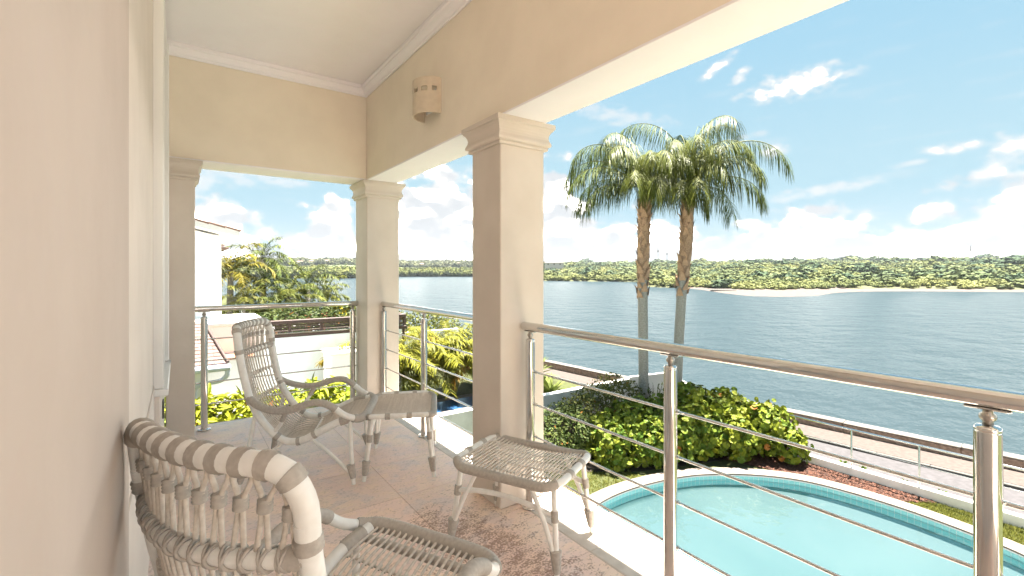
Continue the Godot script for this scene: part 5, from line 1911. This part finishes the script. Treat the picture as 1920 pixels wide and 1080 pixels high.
# ---------------------------------------------------------------- the plots on the left
func neighbours() -> void:
	# two storey white house, only its gable corner in view
	var h := thing("white_house", "tall plain white house wall with a tiled sloping roof edge at the far left", "house")
	var m := MB.new()
	m.box(Vector3(-9.0, G - 0.2, -24.0), Vector3(0.97, 2.36, -15.0), 0.01)
	mbpart(h, "wall", m, M.white)
	m = MB.new()
	m._out(Vector3(-9.0, 2.36, -15.0), Vector3(0.97, 2.36, -15.0), Vector3(0.4, 2.50, -15.0), Vector3(-9.0, 4.7, -15.0), Vector3(0, 0, 1))
	mbpart(h, "gable", m, M.white)
	m = MB.new()
	var sl := 0.235
	var a := Vector3(1.36, 2.49, 0)
	var b := Vector3(-9.0, 2.49 + sl * 10.36, 0)
	for z in [-14.35, -24.5]: pass
	var zf := -14.35
	var zb := -24.5
	var th := Vector3(0, -0.16, 0)
	m._out(a + Vector3(0, 0, zf), b + Vector3(0, 0, zf), b + Vector3(0, 0, zb), a + Vector3(0, 0, zb), Vector3.UP)
	m._out(a + th + Vector3(0, 0, zf), b + th + Vector3(0, 0, zf), b + th + Vector3(0, 0, zb), a + th + Vector3(0, 0, zb), Vector3.DOWN)
	m._out(a + Vector3(0, 0, zf), b + Vector3(0, 0, zf), b + th + Vector3(0, 0, zf), a + th + Vector3(0, 0, zf), Vector3(0, 0, 1))
	m._out(a + Vector3(0, 0, zf), a + th + Vector3(0, 0, zf), a + th + Vector3(0, 0, zb), a + Vector3(0, 0, zb), Vector3(1, 0, 0))
	var rf := mbpart(h, "roof", m, M.white)
	for k in 16:      # clay tiles along the verge
		var t0 := a.lerp(b, k * 0.035 - 0.002)
		var t1 := a.lerp(b, k * 0.035 + 0.036)
		var mb := MB.new()
		mb.tube(PackedVector3Array([t1 + Vector3(0, 0.022, zf + 0.02), t0 + Vector3(0, 0.006, zf + 0.02)]), [0.024, 0.033], 8)
		mbpart(rf, "tile", mb, M.clay)
	m = MB.new()
	m.box(Vector3(0.96, 2.20, -23.0), Vector3(1.45, 2.26, -19.0), 0.01)
	mbpart(h, "side_roof", m, M.clay)

	var an := thing("white_annex", "low white flat roofed annex beside the tall white house, behind the far chair", "building")
	m = MB.new()
	m.box(Vector3(0.1, G - 0.2, -15.6), Vector3(1.80, 0.10, -13.2), 0.02)
	mbpart(an, "wall", m, M.white)
	m = MB.new()
	m.box(Vector3(0.06, 0.103, -15.6), Vector3(1.84, 0.19, -13.16), 0.015)
	mbpart(an, "parapet", m, M.white)
	m = MB.new()
	m.box(Vector3(0.3, G - 0.2, -13.16), Vector3(1.45, -0.62, -12.6), 0.015)
	mbpart(an, "step_wall", m, M.white)
	m = MB.new()
	m.box(Vector3(0.26, -0.617, -13.157), Vector3(1.49, -0.57, -12.56), 0.01)
	mbpart(an, "coping", m, M.terracotta)

	# long white wall with the brown slatted screen on top
	var wz := -16.0
	var lw := thing("terrace_wall", "long white neighbouring wall in shade under the brown slatted screen", "wall")
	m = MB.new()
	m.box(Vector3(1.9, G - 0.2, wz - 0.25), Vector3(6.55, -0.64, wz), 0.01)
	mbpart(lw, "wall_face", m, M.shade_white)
	m = MB.new()
	m.box(Vector3(1.9, G - 0.2, wz - 9.0), Vector3(6.5, -1.2, wz - 0.253), 0.01)
	mbpart(lw, "terrace", m, M.white)
	var sc := thing("slatted_screen", "dark brown timber screen with horizontal slats on top of the white wall", "screen", Vector3(0, 0, wz - 0.1))
	m = MB.new()
	m.box(Vector3(0.9, -0.235, -0.10), Vector3(6.72, -0.11, 0.10), 0.01)
	mbpart(sc, "top_beam", m, M.brown_wood)
	m = MB.new()
	m.box(Vector3(0.9, -0.635, -0.10), Vector3(6.72, -0.525, 0.12), 0.01)
	mbpart(sc, "bottom_beam", m, M.brown_wood)
	for k in 4:
		m = MB.new()
		var y := -0.49 + k * 0.066
		var pts := PackedVector3Array()
		m.box(Vector3(0.92, y - 0.020, -0.02), Vector3(6.70, y + 0.020, 0.005), 0.004, Transform3D(Basis(Vector3(1, 0, 0), 0.25), Vector3(0, 0, 0.02 * (k % 2))))
		mbpart(sc, "slat", m, M.brown_wood)
	for k in 7:
		m = MB.new()
		m.box(Vector3(0.92 + k * 0.955, -0.523, -0.06), Vector3(1.00 + k * 0.955, -0.237, 0.05), 0.005)
		mbpart(sc, "post", m, M.brown_wood)
	# the screen returns along the seaward end of the terrace
	for k in 4:
		m = MB.new()
		var y := -0.49 + k * 0.066
		m.box(Vector3(6.66, y - 0.02, -4.0), Vector3(6.69, y + 0.02, -0.12), 0.004)
		mbpart(sc, "slat", m, M.brown_wood)
	m = MB.new()
	m.box(Vector3(6.62, -0.235, -4.0), Vector3(6.74, -0.11, -0.105), 0.01)
	mbpart(sc, "top_beam", m, M.brown_wood)
	m = MB.new()
	m.box(Vector3(6.63, G - 0.1, -0.08), Vector3(6.70, -0.64, 0.0), 0.005)
	mbpart(sc, "post", m, M.brown_wood)

	var pi := thing("white_pillar", "sunlit white masonry pier at the end of the long white wall, with yellow fronds over it", "pillar")
	m = MB.new()
	m.box(Vector3(3.60, G - 0.2, -14.9), Vector3(4.5, -1.02, -14.1), 0.03)
	mbpart(pi, "shaft", m, M.white)
	m = MB.new()
	m.box(Vector3(3.52, -1.017, -14.98), Vector3(4.58, -0.93, -14.02), 0.03)
	mbpart(pi, "cap", m, M.white)

	# small outbuilding with a hipped shingle roof and pale blue gutter
	var ob := thing("outbuilding", "small outbuilding with pinkish shingle hip roof and pale blue gutter beside the house", "building")
	m = MB.new()
	m.box(Vector3(-3.2, G - 0.2, -12.4), Vector3(0.42, -0.30, -9.85), 0.01)
	mbpart(ob, "wall", m, M.white)
	var e0 := Vector3(0.70, -0.185, -9.5)
	var e1 := Vector3(-3.5, -0.185, -9.5)
	var e2 := Vector3(0.70, -0.185, -12.7)
	var e3 := Vector3(-3.5, -0.185, -12.7)
	var p0 := Vector3(0.40, 0.42, -11.1)
	var p1 := Vector3(-3.2, 0.42, -11.1)
	m = MB.new()
	m._out(e0, e1, p1, p0, Vector3(0, 1, 1))
	m._out(e2, e3, p1, p0, Vector3(0, 1, -1))
	m._out(e0, e2, p0, p0, Vector3(1, 1, 0))
	m._out(e0 + Vector3(0, -0.02, 0), e1 + Vector3(0, -0.02, 0), e3 + Vector3(0, -0.02, 0), e2 + Vector3(0, -0.02, 0), Vector3.DOWN)
	var rs := mbpart(ob, "roof", m, M.shingle)
	var shade := [M.shingle, mottled(mat(Color(1, 1, 1), 0.85), Color(0.15, 0.095, 0.08), Color(0.21, 0.145, 0.125), 0.03, 0.5, 131), mottled(mat(Color(1, 1, 1), 0.85), Color(0.11, 0.07, 0.06), Color(0.165, 0.11, 0.095), 0.03, 0.5, 132)]
	var rows := 13
	for k in rows:      # courses of shingles on the slope that faces the balcony
		var t0 := float(k) / rows
		var t1 := float(k + 1) / rows
		var n_up := Vector3(0, 1.6, 0.6).normalized()
		var x := -0.75 + (0.1 if k % 2 else 0.0)
		while x < 0.72:
			var xr := minf(x + 0.205, lerpf(0.70, 0.40, t0) - 0.005)
			if xr - x > 0.03:
				var mb := MB.new()
				var base := e0.lerp(p0, t0)
				var head := e0.lerp(p0, t1)
				var lift := n_up * 0.014
				var q0 := Vector3(x + 0.004, base.y, base.z) + lift
				var q1 := Vector3(xr, base.y, base.z) + lift
				var q2 := Vector3(minf(xr, lerpf(0.70, 0.40, t1)), head.y, head.z) + n_up * 0.004
				var q3 := Vector3(x + 0.004, head.y, head.z) + n_up * 0.004
				mb._out(q0, q1, q2, q3, n_up)
				mb._out(q0, q1, q1 - lift * 0.9, q0 - lift * 0.9, Vector3(0, 0, 1))
				mbpart(rs, "shingle", mb, shade[rng.randi() % 3])
			x += 0.21
	mbpart(ob, "hip_cap", bar(e0 + Vector3(0.01, 0.025, 0), p0 + Vector3(0, 0.03, 0), 0.025, 8), M.brown_wood)
	m = MB.new()
	m.box(Vector3(-3.5, -0.31, -9.52), Vector3(0.68, -0.195, -9.485), 0.004)
	mbpart(ob, "fascia", m, M.gutter)
	m = MB.new()
	m.tube(PackedVector3Array([Vector3(-3.5, -0.245, -9.42), Vector3(0.74, -0.245, -9.42)]), 0.055, 10)
	mbpart(ob, "gutter", m, M.gutter)
	m = MB.new()
	m.tube(spline([Vector3(0.70, -0.27, -9.42), Vector3(0.69, -0.38, -9.43), Vector3(0.60, -0.47, -9.5), Vector3(0.42, -0.52, -9.62), Vector3(0.27, -0.58, -9.74), Vector3(0.235, -0.75, -9.79), Vector3(0.235, -1.4, -9.79), Vector3(0.235, G, -9.79)], 50), 0.04, 10)
	mbpart(ob, "downpipe", m, M.gutter)

	# hedges just below the end of the balcony
	var croton := leaf_mesh(0.30, 1.0, 0.32)
	shrub("bright_hedge", "bright yellow green hedge under the end railing, left piece beside the wall", "hedge", [[Vector3(-0.1, -1.0, -8.0), 0.60], [Vector3(0.45, -0.98, -8.0), 0.60], [Vector3(0.95, -1.0, -7.95), 0.58], [Vector3(-0.5, -1.1, -8.0), 0.6], [Vector3(0.1, -1.6, -7.9), 0.75], [Vector3(0.9, -1.6, -7.9), 0.75]], croton, 0.19, 3000, 260, Color(0.15, 0.20, 0.015), Color(0.36, 0.36, 0.025), 205)
	shrub("bright_hedge", "bright yellow green hedge behind the far lounge chair, right piece by the corner column", "hedge", [[Vector3(1.45, -1.02, -8.0), 0.58], [Vector3(1.95, -0.98, -8.05), 0.62], [Vector3(2.45, -1.05, -8.1), 0.60], [Vector3(1.6, -1.6, -7.9), 0.75], [Vector3(2.3, -1.6, -8.0), 0.75]], croton, 0.19, 2700, 240, Color(0.13, 0.19, 0.015), Color(0.34, 0.35, 0.025), 206)

	# palms and trees behind the neighbouring terrace
	var cp := [
		[7.4, 26.0, 2.0, 1.75, "tallest coconut palm on the left, its crown standing up against the sky", 1, Color(0.07, 0.10, 0.025), Color(0.14, 0.16, 0.035), 44],
		[4.55, 22.5, 1.45, 1.75, "coconut palm with yellow drooping fronds beside the white house", 2, Color(0.10, 0.10, 0.02), Color(0.25, 0.20, 0.025), 10],
		[7.6, 23.0, 0.85, 1.5, "dark green palm in front of the tallest coconut palm", 3, Color(0.04, 0.065, 0.018), Color(0.09, 0.115, 0.03), 30],
		[11.9, 23.5, 0.6, 1.7, "broad palm with a visible grey trunk at the right of the left palm group", 4, Color(0.055, 0.08, 0.02), Color(0.12, 0.135, 0.03), 28],
		[10.0, 22.0, 0.3, 1.5, "short palm in the middle of the left palm group", 5, Color(0.07, 0.09, 0.02), Color(0.15, 0.155, 0.03), 30],
		[13.8, 24.5, 0.25, 1.45, "yellowish palm at the right edge of the left palm group beside the bay", 6, Color(0.08, 0.10, 0.02), Color(0.17, 0.17, 0.03), 26],
		[5.9, 21.0, 0.1, 1.4, "low palm close beside the white house wall", 7, Color(0.07, 0.085, 0.02), Color(0.16, 0.15, 0.03), 25],
		[8.9, 20.5, -0.25, 1.35, "lowest palm of the left group, just above the screen", 8, Color(0.055, 0.08, 0.02), Color(0.13, 0.14, 0.035), 24]]
	for s in cp:
		coconut(polar(s[0], s[1], G), s[2] - G, s[3], s[4], s[5], s[6], s[7])
	# clumps of yellow palms beside the second pool
	var ap := [[Vector3(6.9, G, -15.3), "yellow green palm clump between the columns, left one behind the short railing", 61, 3.5], [Vector3(8.3, G, -15.6), "tall yellow palm clump between the columns, above the small blue pool", 62, 3.9], [Vector3(9.3, G, -14.9), "palm clump with orange dead frond tips next to the thick column", 63, 3.2], [Vector3(5.6, G, -15.2), "palm clump with yellow fronds beside the white pier", 64, 3.1]]
	for s in ap: areca(s[0], s[1], s[2], s[3])
	# dark shrubs behind the screen and along the far seawall
	var fine := leaf_mesh(0.5, 1.0, 0.1)
	shrub("dark_shrub", "dark leafy shrub behind the left part of the slatted screen", "shrub", [[Vector3(2.9, -0.6, -18.8), 0.8], [Vector3(3.7, -0.6, -18.9), 0.8], [Vector3(4.4, -0.55, -19.0), 0.8]], fine, 0.16, 2200, 0, Color(0.03, 0.055, 0.018), Color(0.10, 0.12, 0.035), 211)
	shrub("dark_shrub", "rounded dark shrub behind the right end of the slatted screen", "shrub", [[Vector3(5.2, -0.55, -19.2), 0.75], [Vector3(5.9, -0.6, -19.3), 0.7]], fine, 0.16, 1500, 0, Color(0.035, 0.06, 0.018), Color(0.11, 0.13, 0.04), 212)
	shrub("shore_hedge", "low hedge by the seawall beyond the yellow palms", "hedge", [[Vector3(9.6, -1.5, -24.0), 0.8], [Vector3(10.6, -1.55, -23.9), 0.8], [Vector3(11.5, -1.6, -23.6), 0.8], [Vector3(12.3, -1.75, -23.3), 0.7]], fine, 0.15, 2600, 0, Color(0.08, 0.105, 0.02), Color(0.20, 0.20, 0.045), 213)
	var cro := shrub("croton_bush", "small yellow leaved bush beside the palms at the edge of the bay", "bush", [[Vector3(5.15, -0.35, -19.3), 0.45], [Vector3(5.6, -0.3, -19.6), 0.42]], fine, 0.14, 900, 0, Color(0.22, 0.20, 0.02), Color(0.42, 0.34, 0.03), 214)

	# two red posts and a lamp in the neighbour's garden
	var rp := thing("red_post", "terracotta coloured round post behind the screen, the left and thicker one", "post", polar(12.06, 19.2, G))
	m = MB.new()
	m.lathe([Vector2(0, 0), Vector2(0.13, 0), Vector2(0.12, 2.75), Vector2(0.15, 2.8), Vector2(0.15, 2.92), Vector2(0.0, 2.95)], 12)
	mbpart(rp, "shaft", m, M.terracotta)
	rp = thing("red_post", "terracotta coloured round post behind the screen, the right and thinner one", "post", polar(13.65, 19.6, G))
	m = MB.new()
	m.lathe([Vector2(0, 0), Vector2(0.10, 0), Vector2(0.09, 2.75), Vector2(0.12, 2.8), Vector2(0.12, 2.9), Vector2(0.0, 2.93)], 12)
	mbpart(rp, "shaft", m, M.terracotta)
	var lp := thing("garden_lamp", "white lamp post with a pale blue lantern among the palms", "lamp post", polar(5.5, 26.0, G))
	m = MB.new()
	m.lathe([Vector2(0, 0), Vector2(0.15, 0), Vector2(0.15, 0.1), Vector2(0.085, 0.14), Vector2(0.075, 3.3), Vector2(0.11, 3.36), Vector2(0.0, 3.38)], 12)
	mbpart(lp, "pole", m, M.white)
	m = MB.new()
	m.box(Vector3(-0.17, 3.385, -0.17), Vector3(0.17, 3.80, 0.17), 0.03)
	mbpart(lp, "lantern", m, M.gutter)
	m = MB.new()
	m.lathe([Vector2(0.26, 3.805), Vector2(0.25, 3.84), Vector2(0.05, 3.98), Vector2(0.0, 4.02)], 4)
	mbpart(lp, "lantern_roof", m, M.dark)

	# the neighbour's small pool, its paving and the low white wall beyond
	var np := thing("small_pool", "corner of a deep blue swimming pool under the yellow palms", "swimming pool")
	np.set_meta("kind", "structure")
	m = MB.new()
	m.prism(PackedVector2Array([Vector2(5.2, -14.55), Vector2(8.8, -14.55), Vector2(8.8, -13.35), Vector2(5.2, -13.35)]), G + 0.004, G + 0.045, true, false)
	mbpart(np, "basin", m, M.blue_plaster)
	m = MB.new()
	m.box(Vector3(5.05, G, -13.345), Vector3(8.95, G + 0.09, -13.15), 0.01)
	m.box(Vector3(5.05, G, -14.75), Vector3(8.95, G + 0.09, -14.555), 0.01)
	mbpart(np, "coping", m, M.coping)
	var wm := mat(Color(0.01, 0.09, 0.2), 0.05)
	wm.transparency = BaseMaterial3D.TRANSPARENCY_ALPHA
	wm.albedo_color.a = 0.2
	m = MB.new()
	m.prism(PackedVector2Array([Vector2(5.2, -14.55), Vector2(8.8, -14.55), Vector2(8.8, -13.35), Vector2(5.2, -13.35)]), G + 0.05, G + 0.062, true, false, false)
	mbpart(np, "water", m, wm)
	m = MB.new()
	m.prism(PackedVector2Array([Vector2(2.0, -13.12), Vector2(11.5, -13.12), Vector2(11.5, -10.6), Vector2(2.0, -10.6)]), G - 0.2, G + 0.006, true, false, false)
	struct("paving", m, M.tan_paving, "tan paving in the neighbouring garden")
	var ww := thing("white_low_wall", "low white wall beyond the yellow palms near the shore", "wall")
	m = MB.new()
	m.box(Vector3(8.2, G - 0.1, -22.6), Vector3(12.4, -1.65, -22.4), 0.02)
	mbpart(ww, "wall_face", m, M.white)
	var gt := leaf_mesh(0.2, 1.0, 0.35)
	plant_tuft("grass_clump", "clump of yellowish grass on the tan paving beside the thick column", "plant", Vector3(7.9, G, -12.2), gt, 90, 0.22)
	plant_tuft("grass_clump", "yellow green clump beside the far promenade, right of the thick column", "plant", Vector3(12.1, G, -15.4), gt, 120, 0.42)
	plant_tuft("grass_clump", "small green clump behind the boundary wall right of the thick column", "plant", Vector3(10.6, G, -12.6), gt, 110, 0.4)

func coconut(at: Vector3, height: float, L: float, label: String, sd: int, c0: Color, c1: Color) -> void:
	var r := RandomNumberGenerator.new()
	r.seed = 900 + sd
	var t := thing("coconut_palm", label, "palm tree", at, 0.0, "palms in the neighbouring gardens")
	var lean := Vector3(r.randf_range(-0.3, 0.3), 0, r.randf_range(-0.3, 0.3))
	var pts := spline([-lean, Vector3(0, height * 0.5, 0) - lean * 0.4, Vector3(0, height, 0)], 30)
	var mb := MB.new()
	var rad := PackedFloat32Array()
	for i in 30: rad.push_back(lerpf(0.17, 0.10, i / 29.0) + (0.008 if i % 2 else 0.0))
	mb.tube(pts, rad, 10)
	mbpart(t, "trunk", mb, M.bark)
	var n := 15
	for k in n:
		var a := k * 2.399 + r.randf_range(-0.25, 0.25)
		var e := lerpf(1.45, -0.15, pow(float(k) / (n - 1), 0.8))
		var f := frond(pts[29] + Vector3(0, r.randf_range(-0.1, 0.1), 0), a, e, L * r.randf_range(0.85, 1.1), deg_to_rad(r.randf_range(75, 105)), 0.46, 0.26, 50, 0.034, c0, c1, r, 1.6, 0.14)
		mbpart(t, "frond", f, M.frond)

func areca(at: Vector3, label: String, sd: int, top: float) -> void:
	var r := RandomNumberGenerator.new()
	r.seed = sd
	var t := thing("yellow_palm", label, "palm", at, 0.0, "yellow palm clumps beside the small pool")
	var stems := MB.new()
	for k in 34:
		var a := k * 2.399 + r.randf_range(-0.3, 0.3)
		var o := Vector3(cos(a), 0, sin(a)) * r.randf_range(0.05, 0.45)
		var hgt := r.randf_range(0.15, 0.8) * top * 0.62
		stems.tube(PackedVector3Array([o * 0.6, o + Vector3(0, hgt, 0)]), 0.022, 6, false)
		var e := r.randf_range(0.55, 1.35)
		var old := 0.0
		if k % 5 == 0: old = 1.0 if sd == 63 else 0.4
		var c0 := Color(0.09, 0.105, 0.014).lerp(Color(0.26, 0.11, 0.02), old * 0.8)
		var c1 := Color(0.27, 0.255, 0.026).lerp(Color(0.38, 0.18, 0.03), old * 0.8)
		var f := frond(o + Vector3(0, hgt, 0), a, e if old < 0.5 else 0.3, 2.0 * r.randf_range(0.85, 1.15), deg_to_rad(r.randf_range(85, 125)), 0.50, 0.34, 46, 0.034, c0, c1, r, 1.3, 0.15)
		mbpart(t, "frond", f, M.frond)
	mbpart(t, "stems", stems, mat(Color(0.13, 0.13, 0.04), 0.6))
